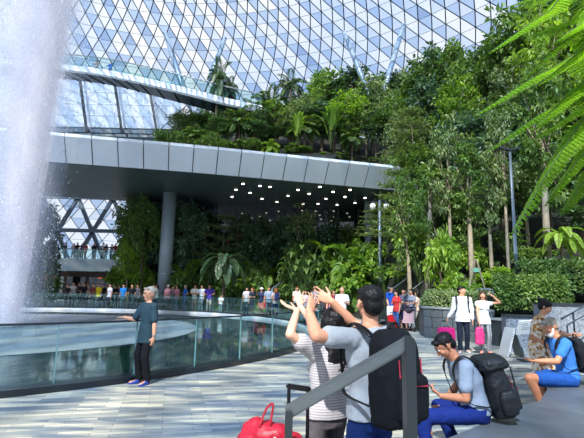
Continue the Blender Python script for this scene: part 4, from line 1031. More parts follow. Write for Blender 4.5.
# --- man with the black backpack, arms raised
ml = V3(D(372, 400, 2.85).x, 2.85, 0)
R1 = person('man from behind in light grey polo and jeans raising both hands', ml, 38, 1.62,
   armL={'el': rel(ml, 315, 336, 2.60), 'wr': rel(ml, 309, 312, 2.80), 'hd': (.30, .6, .75)}, armR={'el': rel(ml, 345, 322, 3.2), 'wr': rel(ml, 338, 308, 3.1), 'hd': (-.7, .3, .35)},
   handL=dict(pn=(-.5, .8, .0), side=(1, .2, 0), curl=.25, spread=.5), handR=dict(pn=(-.3, .9, .2), side=(0, 0, 1), curl=.2, spread=.3),
   top=(164, 171, 178), top_len=0, sleeve=.62, bottom=(20, 44, 98), shoe=(60, 60, 64), hair='short', lod=2, wrinkle=.007, fit=1.0, gaze=(.45, 1, .05), lean=(.02, .03, 1), lean2=(.06, .08, 1), build=1.04)
backpack(R1, 'black backpack worn by the man with raised arms in front', (20, 22, 26), .33, .52, .22, drop=.06, accent=(170, 40, 60), lod=2, off=-.07)
# --- woman with striped tee, arms raised
wl = V3(D(328, 400, 3.15).x, 3.15, 0)
R2 = person('woman from behind with long black hair and striped tee raising both arms', wl, 36, 1.46, True, lean2=(.10, .02, 1),
   armL={'el': rel(wl, 292, 336, 2.97), 'wr': rel(wl, 297, 311, 3.10), 'hd': (-.85, .3, .3)}, armR={'el': rel(wl, 314, 325, 3.3), 'wr': rel(wl, 302, 309, 3.38), 'hd': (-.12, .4, .9)},
   handL=dict(pn=(.25, -.1, 1), side=(0, .9, .3), curl=.22, spread=.3), handR=dict(pn=(-.3, 1, 0), side=(1, 0, 0), curl=.18, spread=.55),
   mat_top=stripe_mat('striped_tee', (196, 190, 190), (150, 142, 146), 380), top_len=0, sleeve=.55, bottom=(92, 86, 88), shoe=(200, 200, 200), hair='long', hlen=.31, lod=2, wrinkle=.005, gaze=(.1, 1, .1), fit=1.08, skin_t=3)
# --- elderly woman at the railing
el = V3(-2.40, 7.62, 0)
R3 = person('elderly woman with short grey hair and dark teal top resting a hand on the railing', el, 140, 1.56, False, hscale=1.14,
   armR={'wr': (V3(-.46, .12, 1.06)), 'hint': (0, -.3, -1), 'hd': (-1, .05, -.1)}, armL={'wr': V3(.17, -.16, .76), 'hint': (.9, .3, 0), 'hd': (-.12, -.1, -1)},
   top=(40, 62, 72), top_len=-.075, sleeve=.85, bottom=(18, 20, 26), shoe=(34, 62, 150), hair='short', hairm=m_hair_gr, lod=1, wrinkle=.006, fit=1.0, gaze=(.05, 1, -.02), glasses=True, build=.98, skin_t=0, stride=.04, handR=dict(pn=(0, 0, -1), side=(0, 1, 0), curl=.4))
bm = bmesh.new(); w_ = R3['wri']['L']; bmesh.ops.create_cone(bm, cap_ends=True, segments=16, radius1=.031, radius2=.031, depth=.02, matrix=Matrix.Translation(w_+V3(0, 0, .02))); o = obj('wristwatch', bm, m_steel); o.location = el; tag(o, 'thin metal watch on the elderly woman\'s hanging wrist', 'watch')
# --- young man sitting on the stone bench with a phone
BZ = .43
sp_ = D(476, 414, 4.32); sl = V3(sp_.x-.28, sp_.y, 0)
pel = sp_-sl; pel.z = BZ+.085
kneeL = D(423, 417, 4.15)-sl; kneeR = D(438, 406, 4.55)-sl
R4 = person('young man sitting on the stone bench looking down at a phone, grey tee, blue trousers', sl, 88, 1.62,
   pelvis=pel, lean=(0, .12, 1), lean2=(0, .60, 1), head=(0, .7, .75), gaze=(0, .85, -.7),
   legs={'L': (kneeL, V3(kneeL.x+.04, kneeL.y-.02, .077), (-1, -.1, 0)), 'R': (kneeR, V3(kneeR.x+.20, kneeR.y+.02, .077), (-1, .1, 0))},
   armL={'el': D(466, 407, 4.12)-sl, 'wr': D(450, 397, 4.24)-sl, 'hd': (-.7, .35, .45)}, armR={'el': D(462, 402, 4.7)-sl, 'wr': D(443, 404, 4.55)-sl, 'hd': (-.8, -.4, -.1)},
   handL=dict(pn=(-.2, .5, 1), side=(0, .9, .3), curl=.75), handR=dict(pn=(0, 0, -1), side=(0, -1, 0), curl=.3),
   top=(138, 150, 166), top_len=0, sleeve=.62, bottom=(18, 38, 104), shoe=(30, 40, 90), hair='short', lod=2, wrinkle=.006, skin_t=1, fit=.95)
ph = R4['wri']['L']+sl+R4['hdd']['L']*.105+V3(-.01, .01, .028)
bm = bmesh.new(); obox(bm, (0, 0, 0), V3(.80, 0, -.6).normalized(), V3(0, 1, 0), V3(.6, 0, .80).normalized(), .070, .036, .004); bevel(bm, .003, 1); o = obj('phone', bm, m_black); o.location = ph; tag(o, 'dark phone held by the young man sitting on the bench', 'phone')
bm = bmesh.new(); obox(bm, V3(.6, 0, .8)*.0045, V3(.80, 0, -.6).normalized(), V3(0, 1, 0), V3(.6, 0, .80).normalized(), .065, .032, .0008); obj('screen', bm, mat('phone_screen', (90, 130, 170), .1, emit=.5), o)
t_, c_, up_, bk_ = backpack(R4, 'large black trekking backpack with red zips worn by the seated young man', (17, 19, 22), .34, .50, .23, drop=.13, accent=(150, 22, 34), lod=2, big=True)
# --- older man in blue tee sitting further along the bench
sp2 = D(568, 378, 6.05); s2 = V3(sp2.x-.3, sp2.y, 0); pel2 = sp2-s2; pel2.z = BZ+.09
kL = D(529, 378, 5.85)-s2; kR = D(538, 377, 6.25)-s2; fL = D(544, 398, 5.9)-s2
R5 = person('older man with grey hair and white beard sitting on the bench, blue tee, blue shorts', s2, 86, 1.68, pelvis=pel2, lean=(0, .10, 1), lean2=(0, .30, 1), head=(0, .5, .85), gaze=(-.15, 1, -.45),
   legs={'L': (kL, V3(fL.x, fL.y, .12), (-1, -.2, 0)), 'R': (kR, V3(kR.x+.1, kR.y, .077), (-1, .1, 0))},
   armL={'el': D(556, 364, 5.8)-s2, 'wr': D(540, 361, 5.85)-s2, 'hd': (-1, 0, .05)}, armR={'el': D(556, 352, 6.4)-s2, 'wr': D(546, 345, 6.5)-s2, 'hd': (-.8, .3, .3)},
   handL=dict(pn=(0, 0, 1), side=(0, 1, 0), curl=.3), top=(58, 116, 190), top_len=0, sleeve=.6, bottom=(28, 76, 150), bot='shorts', bot_len=.36, shoe=(210, 214, 220), hair='short', hairm=m_hair_gr, beard=mat('beard', (206, 204, 200), .8), lod=1, wrinkle=.006, skin_t=1)
backpack(R5, 'dark backpack worn by the older man in the blue tee', (26, 28, 34), .30, .44, .16, drop=.06, lod=1)
# --- woman in floral dress
f_ = V3(D(541, 395, 7.0).x, 7.0, 0)
R6 = person('woman in white and brown floral dress standing in front of the seated older man', f_, -120, 1.52, True, lean=(0, .10, 1), lean2=(0, .22, 1), head=(0, .4, .9), gaze=(0, 1, -.6), armL='chest', armR=((.05, .6, -.8), (-.1, .9, .0), (0, 1, 0)),
   mat_top=floral_mat('floral', (226, 214, 200), ((176, 120, 66), (120, 74, 52), (206, 170, 120)), 24), bot='dress', bot_len=.35, sleeve=.7, shoe=(180, 140, 104), hair='bun', lod=1, wrinkle=.006, fit=1.15)
# --- couple walking
c1 = V3(G(462, 352).x, 12.3, 0); c2 = V3(G(478, 351).x, 12.25, 0)
R7 = person('man in white shirt and dark trousers leading a magenta suitcase', c1, 165, 1.76, armR={'wr': V3(-.38, .06, .92), 'hint': (-.2, 0, -1), 'hd': (-.35, 0, -1)}, armL='down', top=(226, 232, 238), sleeve=1.85, bottom=(26, 34, 50), shoe=(160, 160, 164), lod=1, gaze=(-.9, .6, 0), wrinkle=.006, stride=.2)
R8 = person('woman in white top and grey striped trousers shading her brow, holding a pink bag', c2, 172, 1.64, True, armL='brow', armR={'wr': V3(-.20, -.16, .82), 'hint': (-.5, 0, -1), 'hd': (0, -.05, -1)}, top=(206, 212, 214), sleeve=.2, mat_bot=stripe_mat('striped_trousers', (130, 136, 142), (84, 90, 98), 90, 0), shoe=(220, 120, 120), hair='long', hairm=m_hair_br, lod=1, gaze=(.3, 1, .2), wrinkle=.005, hlen=.12)
backpack(R7, 'small black backpack worn by the man in the white shirt', (26, 28, 32), .28, .42, .14, lod=1)

# --- crowd (far): (px of body, py feet or None, Y, kwargs)
def far(px, Y, label, face, group=None, z=0.0, lod=0, **kw):
    p = D(px, 290, Y); kw.setdefault('H', 1.66)
    return person(label, (p.x, Y, z), face, lod=lod, group=group, **kw)
Yr = 28.6
cr = []
def pool_edge_Y(px, off=.55):   # stand just outside the far railing
    best = None
    for Y in np.arange(17.2, 34, .05):
        x = D(px, 295, Y).x
        if math.hypot(x-PC.x, Y-PC.y) > PR+off: return float(Y)
    return 30.5
rail = [
 (157, 'person in long white top with black hair at the far railing beside the column', 100, dict(top=(228, 230, 232), female=True, bottom=(60, 62, 70), hair='long', armL='chest', armR='rail')),
 (168, 'person in a pink checked shirt and wide hat in front of the thick column', 190, dict(top=(222, 150, 160), bottom=(24, 24, 30), hat=((210, 200, 190), 'brim'), female=True, armL='crossed')),
 (173, 'person in dark grey top standing behind the pink shirts at the far railing', 160, dict(top=(88, 84, 92), bottom=(40, 42, 48), H=1.6)),
 (177, 'person in a dusty pink top and blue jeans beside the man in bright blue', 150, dict(top=(196, 128, 140), bottom=(86, 112, 140), female=True, hair='bob', armR='chest')),
 (185.5, 'man in a bright blue tee with hands on hips at the far railing', 120, dict(top=(44, 104, 190), bottom=(60, 96, 150), armL='hip', armR='chest', hair='short', hairm=m_hair_gr, H=1.7)),
 (195, 'man in a cream shirt and beige trousers with crossed arms at the far railing', 190, dict(top=(226, 220, 206), bottom=(206, 178, 150), armL='crossed', armR='crossed', H=1.74)),
 (202, 'man in a white shirt and grey trousers between the cream and purple shirts', 150, dict(top=(212, 222, 226), bottom=(140, 152, 160), armR='chest', H=1.74)),
 (209.5, 'man in purple polo and beige trousers, hands on hips, at the far railing', 195, dict(top=(96, 72, 190), bottom=(200, 184, 168), armL='hip', armR='hip', H=1.76)),
 (221.5, 'small child in white top at the far railing right of the purple polo', 180, dict(top=(226, 220, 222), bottom=(150, 160, 170), H=1.12, armL='crossed')),
 (247, 'person in white tee with a teal bag beside the orange haired woman, far railing', 170, dict(top=(206, 200, 200), bottom=(40, 60, 70), H=1.64)),
 (252.5, 'woman with long orange hair and dark dress at the far railing', 150, dict(top=(46, 50, 60), female=True, hair='long', hairm=m_hair_or, bot='skirt', bottom=(40, 44, 54), armL='chest', H=1.62)),
 (261.5, 'woman in a white hat, navy top and coral shorts at the far railing', 170, dict(top=(40, 54, 84), female=True, bottom=(190, 110, 96), bot='shorts', bot_len=.5, hat=((232, 230, 226), 'brim'), armR='photo', H=1.62)),
 (269, 'person in pale blue shirt standing behind the red shoulder bag at the far railing', 185, dict(top=(150, 164, 184), bottom=(60, 60, 70), H=1.7)),
 (276, 'auburn haired woman in pale top seen from behind, right end of the far railing', 20, dict(top=(206, 178, 168), female=True, hair='bob', hairm=m_hair_or, bottom=(44, 62, 96), H=1.62, armL='hip')),
 (123.5, 'person in a bright blue shirt standing at the far railing left of the elderly woman', 170, dict(top=(36, 120, 196), bottom=(60, 80, 90))),
 (132, 'person in black at the far railing just left of the elderly woman\'s head', 190, dict(top=(30, 32, 38), bottom=(34, 36, 44))),
 (137.5, 'person in grey partly behind the elderly woman\'s head', 150, dict(top=(110, 106, 112), bottom=(50, 50, 58))),
 (153.5, 'person in a bright yellow tee right of the elderly woman\'s head', 200, dict(top=(232, 200, 20), bottom=(50, 50, 60))),
 (98.5, 'person in a yellow tee among dark dressed people at the far left railing', 170, dict(top=(222, 196, 30), bottom=(40, 42, 48))),
 (110, 'person with a white striped top at the far left railing', 150, dict(top=(206, 200, 206), bottom=(40, 40, 50), female=True)),
]
for px, lb, fc, kw in rail:
    Y = pool_edge_Y(px) if px > 150 else min(pool_edge_Y(px), 30.6)+.3*((px*7) % 2)
    kw.setdefault('H', 1.68); r = far(px, Y, lb, fc, **kw)
    if px == 276: backpack(r, 'dark blue backpack on the auburn haired woman at the far railing', (40, 50, 84), .3, .42, .16)
for i, px in enumerate((68, 73, 79, 84, 88, 93, 103, 107, 115, 119)):
    c = [(30, 32, 40), (206, 200, 196), (40, 44, 54), (24, 26, 30), (190, 196, 204), (120, 60, 60), (34, 36, 44), (96, 84, 80), (26, 30, 40), (70, 74, 84)][i]
    cn = ['black', 'cream', 'dark navy', 'black', 'pale blue', 'maroon', 'charcoal', 'brown', 'near black', 'slate'][i]
    far(px, 31.0+((i*37) % 5)*.28, '%s topped bystander in the crowd behind the far left railing, %s from the left' % (cn, 'first second third fourth fifth sixth seventh eighth ninth tenth'.split()[i]), 150+(i*53) % 70, group='dark dressed crowd at the far left railing', top=c, bottom=(36, 38, 46), H=1.58+((i*29) % 10)*.018, armL=['down', 'photo', 'chest'][i % 3], armR=['down', 'chest', 'down'][i % 3])
for i in range(13):   # on the balcony
    px = 66+i*4.9+((i*31) % 3)*.8
    c = [(40, 44, 54), (206, 204, 210), (30, 30, 36), (96, 100, 120), (150, 60, 60), (30, 40, 70)][i % 6]
    cn = ['dark grey', 'white', 'black', 'slate', 'dull red', 'navy'][i % 6]
    p = D(px, 245, 45.6); person('tiny figure in %s on the balcony beyond the pool, %s from the left' % (cn, 'first second third fourth fifth sixth seventh eighth ninth tenth eleventh twelfth thirteenth'.split()[i]), (p.x, 45.6+.5*(i % 2), 4.2), 180+(i*47) % 60-30, 1.6+.04*(i % 4), top=c, bottom=(40, 42, 50), armL=['rail', 'down'][i % 2], armR='rail' if i % 3 else 'photo', group='people on the balcony')
# on the high walkway
for px, py, Y, c, lb in ((112, 58, 40.2, (60, 110, 190), 'tiny figure in blue on the high glass walkway'), (98, 64, 40.8, (200, 160, 150), 'tiny figure in pale pink on the high glass walkway'), (232, 92, 39.9, (190, 50, 60), 'tiny figure in red at the right end of the high glass walkway')):
    i = min(range(len(wp)), key=lambda j: abs(D(px, py, Y).x-wp[j].x)); b = wp[i]
    person(lb, (D(px, py, Y).x, b.y+1.3, b.z+.1), 180, 1.66, top=c, bottom=(40, 50, 70), armL='rail', armR='rail')
# middle right
far(342, 16.6, 'bald man in a white tee behind the raised arms of the couple in front', 185, H=1.70, top=(216, 226, 232), bottom=(60, 66, 76), hair='balding', hairm=m_hair_gr, lod=1, armL='chest', armR='hold')
far(297, 26.5, 'red haired person in white top standing above the raised hands', 200, top=(236, 232, 228), bottom=(50, 50, 56), hairm=m_hair_or, H=1.72, armL='chest')
far(315, 24.5, 'person in a grey tee with brown hat lifting a camera right of the raised hands', 180, top=(120, 132, 150), bottom=(60, 60, 70), hat=((160, 120, 96), 'brim'), armL='photo', armR='photo', H=1.74)
far(328.5, 25.5, 'person in a red and blue top in the crowd behind the woman\'s black hair', 150, top=(190, 50, 74), bottom=(40, 60, 120), H=1.6)
far(306, 22, 'person in a pale pink top between the two raised hands', 140, top=(226, 180, 180), bottom=(60, 50, 60), H=1.55, female=True)
far(323, 20.5, 'person with brown hair and dark top behind the man\'s raised hands', 170, top=(60, 50, 56), bottom=(40, 40, 50), hairm=m_hair_br, H=1.62, female=True, hair='bob')
far(334, 21.5, 'person in a maroon top half hidden behind the bald man', 150, top=(120, 50, 60), bottom=(50, 50, 60), H=1.6)
far(391.5, 20.0, 'man in a royal blue shirt carrying a white bag beside the stroller group', 195, H=1.82, top=(30, 84, 180), bottom=(40, 50, 90), lod=1, armL='hold', armR='hold')
far(396.5, 19.0, 'woman in a red top standing left of the stroller', 120, H=1.62, top=(206, 60, 56), bottom=(60, 90, 140), female=True, hair='bob', armR='chest', lod=1)
far(403.5, 19.3, 'woman in a dark patterned top and navy shorts behind the stroller', 150, H=1.70, female=True, mat_top=stripe_mat('patterned', (96, 104, 130), (60, 62, 80), 120), bot='shorts', bottom=(34, 50, 90), bot_len=.55, lod=1, armL='chest')
far(411.5, 19.1, 'woman with black hair in a grey patterned top pushing the stroller', 120, H=1.70, female=True, top=(142, 150, 166), bottom=(190, 186, 184), hair='bob', lod=1, armL='rail', armR='rail')
far(417, 19.6, 'person in cream trousers and navy backpack at the right of the stroller group', 60, H=1.62, top=(214, 190, 176), bottom=(222, 212, 200), female=True, hair='bob')
far(540, 24.0, 'person in blue on the path among the trees at the right', 190, z=hill(D(540, 290, 24).x, 24)-.0, top=(70, 100, 150), bottom=(40, 44, 60))
# ================================================================ PROPS AND STONEWORK
# stone bench block the two men sit on
fr_ = [V3(.75, 3.0, 0)]+[G(*q, BZ) for q in ((446, 438), (484, 423), (505, 411), (520, 405), (541, 401), (552, 381), (584, 378), (640, 374))]+[V3(8.4, 6.6, 0)]
bk2 = [(8.2, 6.0), (7.2, 3.6), (4.6, 2.2), (1.6, 2.2)]
bm = bmesh.new(); prism(bm, [(p.x, p.y) for p in fr_][::-1]+[(a, b) for a, b in [(.75, 2.75), (1.6, 2.35), (4.6, 2.3), (7.2, 3.6), (8.2, 6.0)]], 0, BZ)
bevel(bm, .012, 2)
bo = obj('stone_bench', bm, m_stone); tag(bo, 'broad grey stone bench block the two men sit on', 'bench')
bm = bmesh.new()
for k in (3, 7):
    p = fr_[k]; d = V3(1.0, -.75, 0).normalized(); bar(bm, p+V3(0, 0, BZ+.001)-d*-.02, p+d*3.0+V3(0, 0, BZ+.001), .008, .004)
obj('joint', bm, m_dkgran, bo)
# steps under the stair rail (below the frame)
bm = bmesh.new(); box(bm, (-.35, 1.2, 0), (.25, 2.1, .16)); box(bm, (.25, 1.2, 0), (.6, 2.1, .45)); struct(obj('stair_step', bm, m_stone), label='stone steps carrying the near handrail')
hr = thing('stair_handrail', 'brushed metal stair handrail with two flat posts in the foreground', 'handrail', (.24, 1.8, .1))
a = D(288.5, 409, 1.82); b = D(409, 339, 1.80)
bm = bmesh.new(); bar(bm, a-hr.location+V3(-.005, 0, -.012), b-hr.location+V3(.0, 0, -.012), .05, .034, V3(0, 1, 0)); bevel(bm, .008, 2); obj('top_rail', bm, mat('brushed_rail', (118, 122, 120), .36, .6, nscale=40, namt=.06, stretch=(.2, 1, 1)), hr)
for pt, zb, w, mm in ((D(408.3, 336, 1.8), .44, .040, m_black), (D(289, 409, 1.82), .15, .030, m_dksteel)):
    bm = bmesh.new(); q = pt-hr.location; n_ = 8
    prof = [(-w/2, zb-.1), (w/2, zb-.1)]+[(w/2*math.cos(t), q.z-w/2+w/2*math.sin(t)) for t in np.linspace(0, PI, n_)]
    f0 = [bm.verts.new((q.x+x, -.032, z)) for x, z in prof]; f1 = [bm.verts.new((q.x+x, .032, z)) for x, z in prof]; n_ = len(prof)
    bm.faces.new(f0); bm.faces.new(list(reversed(f1)))
    for i in range(n_): bm.faces.new((f0[i], f1[i], f1[(i+1) % n_], f0[(i+1) % n_]))
    obj('post', bm, mat('post_paint', (62, 66, 66), .35, .5), hr)
# suitcase (mostly below the frame) with telescopic handle, red bag on top
def suitcase(loc, w, h, d, face, col, label, handle=.0, hc=None):
    a = math.radians(face); t = thing('suitcase', label, 'suitcase', loc); t.rotation_euler = (0, 0, a)
    m = mat('shell_%d_%d_%d' % col, col, .35, spec=.5)
    bm = bmesh.new(); box(bm, (-w/2, -d/2, .05), (w/2, d/2, h)); bevel(bm, .04, 3); obj('shell', bm, m, t, False)
    bm = bmesh.new()
    for k in range(5): box(bm, (-w/2+w*(k+.7)/5.4-.012, -d/2-.006, .11), (-w/2+w*(k+.7)/5.4+.012, -d/2+.01, h-.06))
    obj('groove', bm, m, t)
    for sx in (-1, 1):
        for sy in (-1, 1):
            bm = bmesh.new(); bmesh.ops.create_cone(bm, cap_ends=True, segments=14, radius1=.03, radius2=.03, depth=.025, matrix=Matrix.Translation((sx*(w/2-.05), sy*(d/2-.04), .03)) @ Matrix.Rotation(PI/2, 4, 'Y')); obj('wheel', bm, m_black, t)
    if handle:
        bm = bmesh.new(); hw_ = .06 if w < .5 else .08
        bm.free()
        for s in (-1, 1): bm = bmesh.new(); bar(bm, (s*hw_, d/2-.03, h-.02), (s*hw_, d/2-.03, h+handle), .016, .012); obj('pull_tube', bm, hc or m_steel, t)
        bm = bmesh.new(); bar(bm, (-hw_-.016, d/2-.03, h+handle), (hw_+.016, d/2-.03, h+handle), .03, .028); bevel(bm, .008, 2); obj('grip', bm, m_black, t)
    bm = bmesh.new(); tube(bm, smoothpts([(-.07, 0, h-.005), (-.06, 0, h+.025), (.06, 0, h+.025), (.07, 0, h-.005)], 4), .009, 6); obj('carry_handle', bm, m_black, t)
    return t
hp_ = D(294.5, 384, 2.62)
suitcase((hp_.x-.02, 2.52, 0), .40, .62, .24, -28, (40, 42, 46), 'dark suitcase with raised black telescopic handle beneath the red bag', hp_.z-.635, m_black)
rb = D(264, 425, 2.50); rb.z = .0
bm = bmesh.new(); z0 = .655
for c, r in ((V3(0, 0, .10), (.135, .10, .10)), (V3(-.07, 0, .09), (.09, .095, .085)), (V3(.09, -.01, .09), (.09, .10, .08)), (V3(.02, -.03, .165), (.085, .07, .055)), (V3(-.05, .02, .17), (.06, .05, .05))): ellipsoid(bm, c, r)
me = remesh(bm, .009, 3, wrinkle=.013, wscale=11, seed=4)
o = thing('backpack', 'crumpled bright red backpack lying on top of the dark suitcase', 'backpack', (rb.x+.015, 2.46, z0)); o.scale = (1.12, 1.1, 1.22); m_red = mat('red_nylon', (158, 8, 36), .5, nscale=20, namt=.18, bump=.5, bscale=28)
linkobj('pack_body', me, m_red, o)
bm = bmesh.new(); tube(bm, smoothpts([(-.03, -.06, .20), (.0, -.05, .27), (.03, -.06, .29), (.02, -.06, .21)], 5), .013, 6, flat=.4, side=(0, 1, 0)); obj('strap', bm, m_red, o)
bm = bmesh.new(); tube(bm, smoothpts([(.08, -.08, .17), (.15, -.09, .18), (.18, -.08, .11), (.17, -.06, .02)], 5), .020, 6, flat=.35, side=(0, 1, 0)); obj('strap', bm, m_red, o)
bm = bmesh.new(); tube(bm, smoothpts([(.04, -.10, .17), (.10, -.12, .13), (.13, -.11, .07)], 5), .013, 6, flat=.4, side=(0, 1, 0)); obj('webbing', bm, mat('grey_web', (176, 180, 186), .6), o)
# magenta suitcase and pink bag of the couple
suitcase((c1.x-.46, 12.30, 0), .42, .66, .27, 6, (186, 22, 106), 'magenta hard shell suitcase held by the man in the white shirt', .16)
bm = bmesh.new(); eloft(bm, [(V3(0, 0, z), .12*q, .06*q, V3(1, 0, 0), V3(0, 1, 0)) for z, q in ((-.5, .8), (-.46, 1), (-.2, 1.05), (-.08, .8), (-.04, .5))], 18, .75)
pw_ = R8['wri']['R']+c2; pb = thing('pink_bag', 'bright pink bag hanging from the hand of the woman shading her brow', 'bag', pw_+V3(0, 0, -.10)); linkobj('bag_body', remesh(bm, .011, 3, wrinkle=.008, wscale=12), mat('pink_bag', (190, 44, 112), .6), pb)
bm = bmesh.new(); tube(bm, smoothpts([(-.07, 0, -.08), (-.03, 0, .01), (.03, 0, .01), (.07, 0, -.08)], 4), .009, 6); obj('bag_handle', bm, m_black, pb)
# bags in the crowd
def tote(px, py, Y, w, h, col, label, d=.12):
    p = D(px, py, Y); t = thing('bag', label, 'bag', p); bm = bmesh.new(); box(bm, (-w/2, -d/2, -h), (w/2, d/2, 0)); bevel(bm, .02, 2); obj('bag_body', bm, cloth(col), t)
    bm = bmesh.new(); tube(bm, smoothpts([(-w*.3, 0, -.01), (-w*.15, 0, .13), (w*.15, 0, .13), (w*.3, 0, -.01)], 4), .01, 5); obj('bag_handle', bm, m_black, t)
tote(248.5, 296, 28.0, .32, .42, (30, 170, 190), 'teal tote bag held at the far railing')
tote(264.5, 300, 27.6, .30, .50, (206, 40, 60), 'red bag hanging beside the woman in the white hat')
tote(391, 306, 19.6, .36, .42, (236, 236, 238), 'white shopping bag carried by the man in royal blue', .16)
suitcase((D(391.5, 320, 19.3).x, 19.1, 0), .40, .60, .24, 10, (206, 34, 40), 'red suitcase standing at the feet of the stroller group', .1)
# stroller
st = thing('stroller', 'folding stroller with pale pink seat in front of the group by the planter', 'stroller', (D(407, 325, 18.3).x, 18.3, 0))
def sp(nm, m, f): bm = bmesh.new(); f(bm); return obj(nm, bm, m, st)
sp('frame', m_dksteel, lambda b: [bar(b, (s*.22, .3, .12), (s*.24, -.3, .95), .025) or bar(b, (s*.22, -.3, .12), (s*.22, .25, .62), .025) for s in (-1, 1)])
def seatf(b): box(b, (-.2, -.2, .34), (.2, .15, .42)); obox(b, (0, -.24, .62), (1, 0, 0), (0, .9, .3), (0, -.3, .9), .2, .04, .24); bevel(b, .02, 2)
sp('seat', cloth((222, 180, 184)), seatf)
sp('canopy', cloth((60, 56, 64)), lambda b: ellipsoid(b, (0, -.15, .86), (.24, .26, .16)))
sp('handle', m_black, lambda b: bar(b, (-.25, -.32, .98), (.25, -.32, .98), .035))
for sx in (-1, 1):
    for sy in (-1, 1): sp('wheel', m_black, lambda b: bmesh.ops.create_cone(b, cap_ends=True, segments=18, radius1=.10, radius2=.10, depth=.035, matrix=Matrix.Translation((sx*.22, sy*.3, .10)) @ Matrix.Rotation(PI/2, 4, 'Y')))
# ---- planters and walls
def blockmat(name, c1, c2, bw, rh):
    m, t, out = nt(name); L = t.links.new; tc = N(t, 'ShaderNodeTexCoord'); mp = N(t, 'ShaderNodeMapping'); mp.inputs['Rotation'].default_value = (PI/2, 0, 0); L(tc.outputs['Object'], mp.inputs[0])
    br = N(t, 'ShaderNodeTexBrick'); L(mp.outputs[0], br.inputs['Vector']); br.inputs['Scale'].default_value = 1; br.inputs['Brick Width'].default_value = bw; br.inputs['Row Height'].default_value = rh; br.inputs['Mortar Size'].default_value = .012
    br.inputs['Color1'].default_value = rgb(c1); br.inputs['Color2'].default_value = rgb(c2); br.inputs['Mortar'].default_value = rgb((30, 34, 36))
    n = N(t, 'ShaderNodeTexNoise', Scale=9.0, Detail=6.0); L(tc.outputs['Object'], n.inputs['Vector']); mx = N(t, 'ShaderNodeMix', data_type='RGBA', blend_type='OVERLAY'); mx.inputs[0].default_value = .6; L(br.outputs[0], mx.inputs[6]); L(n.outputs[0], mx.inputs[7])
    b = N(t, 'ShaderNodeBsdfPrincipled', Roughness=.6); L(mx.outputs[2], b.inputs['Base Color']); L(b.outputs[0], out.inputs[0]); return m
m_blk = blockmat('block_wall', (92, 100, 104), (72, 80, 84), .5, .36); m_blk2 = blockmat('pale_block_wall', (150, 154, 154), (124, 130, 132), .75, .42)
def wall(name, pts, z0, z1, th, m, label, cope=None):
    P = [Vector(p) for p in pts]; t = thing(name, label, 'wall', (P[0].x, P[0].y, z0)); bm = bmesh.new(); n = len(P); rings = []
    def off(th_, lo, hi, front=0.0):
        rr = []
        for k, p in enumerate(P):
            tt = (P[min(k+1, n-1)]-P[max(k-1, 0)]).normalized(); q = V3(-tt.y, tt.x, 0); b = p-t.location; b.z = 0
            rr.append([b-q*front+V3(0, 0, lo), b+q*th_+V3(0, 0, lo), b+q*th_+V3(0, 0, hi), b-q*front+V3(0, 0, hi)])
        return rr
    ringloft(bm, off(th, 0, z1-z0)); obj('blockwork', bm, m, t)
    if cope: bm = bmesh.new(); ringloft(bm, off(th+.03, z1-z0, z1-z0+.06, .04)); obj('coping', bm, cope, t)
    return t
m_cope = mat('coping_stone', (128, 134, 136), .6, nscale=8, namt=.12)
wall('planter_wall', [(6.3, 20.4, 0), (5.4, 18.6, 0), (4.95, 17.2, 0), (4.85, 16.3, 0), (5.3, 15.6, 0), (5.9, 15.0, 0), (6.3, 14.3, 0)], 0, 1.02, .35, m_blk, 'dark curved block planter wall behind the walking couple', m_cope)
wall('planter_wall', [(6.35, 14.2, 0), (6.5, 13.7, 0), (7.4, 13.4, 0), (8.8, 13.2, 0)], 0, .78, .5, m_dkgran, 'low dark granite planter front below the clipped hedge', m_cope)
a, b = D(508, 330, 12.6), D(538, 330, 12.3)
m_mott = mat('mottled_granite', (118, 126, 134), .6, nscale=16, namt=.55, bump=.5, bscale=18)
wall('granite_block', [(a.x, 12.7, 0), (b.x+.1, 12.5, 0)], 0, .95, .6, m_mott, 'rough mottled grey granite block behind the white sign', m_dkgran)
wall('granite_block', [(D(544, 320, 12.0).x, 12.1, 0), (9.6, 11.6, 0)], 0, 1.32, .6, m_mott, 'rough mottled grey granite wall behind the metal handrails', m_dkgran)
wall('terrace_wall', [(D(447, 260, 21.5).x, 21.9, 0), (D(470, 260, 21.5).x, 21.3, 0), (D(512, 260, 21.5).x, 21.5, 0)], 1.9, 3.55, .4, m_blk2, 'pale grey block retaining wall on the terrace behind the slender trunks', m_cope)
wall('terrace_wall', [(D(480, 290, 16).x, 16.0, 0), (D(513, 290, 16).x, 15.9, 0)], .6, 1.72, .4, m_blk2, 'small pale stepped wall at the left end of the clipped hedge', m_cope)
wall('terrace_wall', [(D(532, 278, 17.2).x, 17.2, 0), (D(590, 276, 17.0).x, 17.0, 0)], 1.6, 2.42, .4, m_blk2, 'pale stone beam wall above the upper clipped hedge', m_cope)
bm = bmesh.new(); box(bm, (-.16, -.2, 0), (.16, .2, 2.0)); o = obj('stone_pillar', bm, m_blk2); q = D(537, 280, 16.6); o.location = (q.x, 16.9, .6); tag(o, 'pale square stone pillar at the left end of the beam wall', 'pillar')
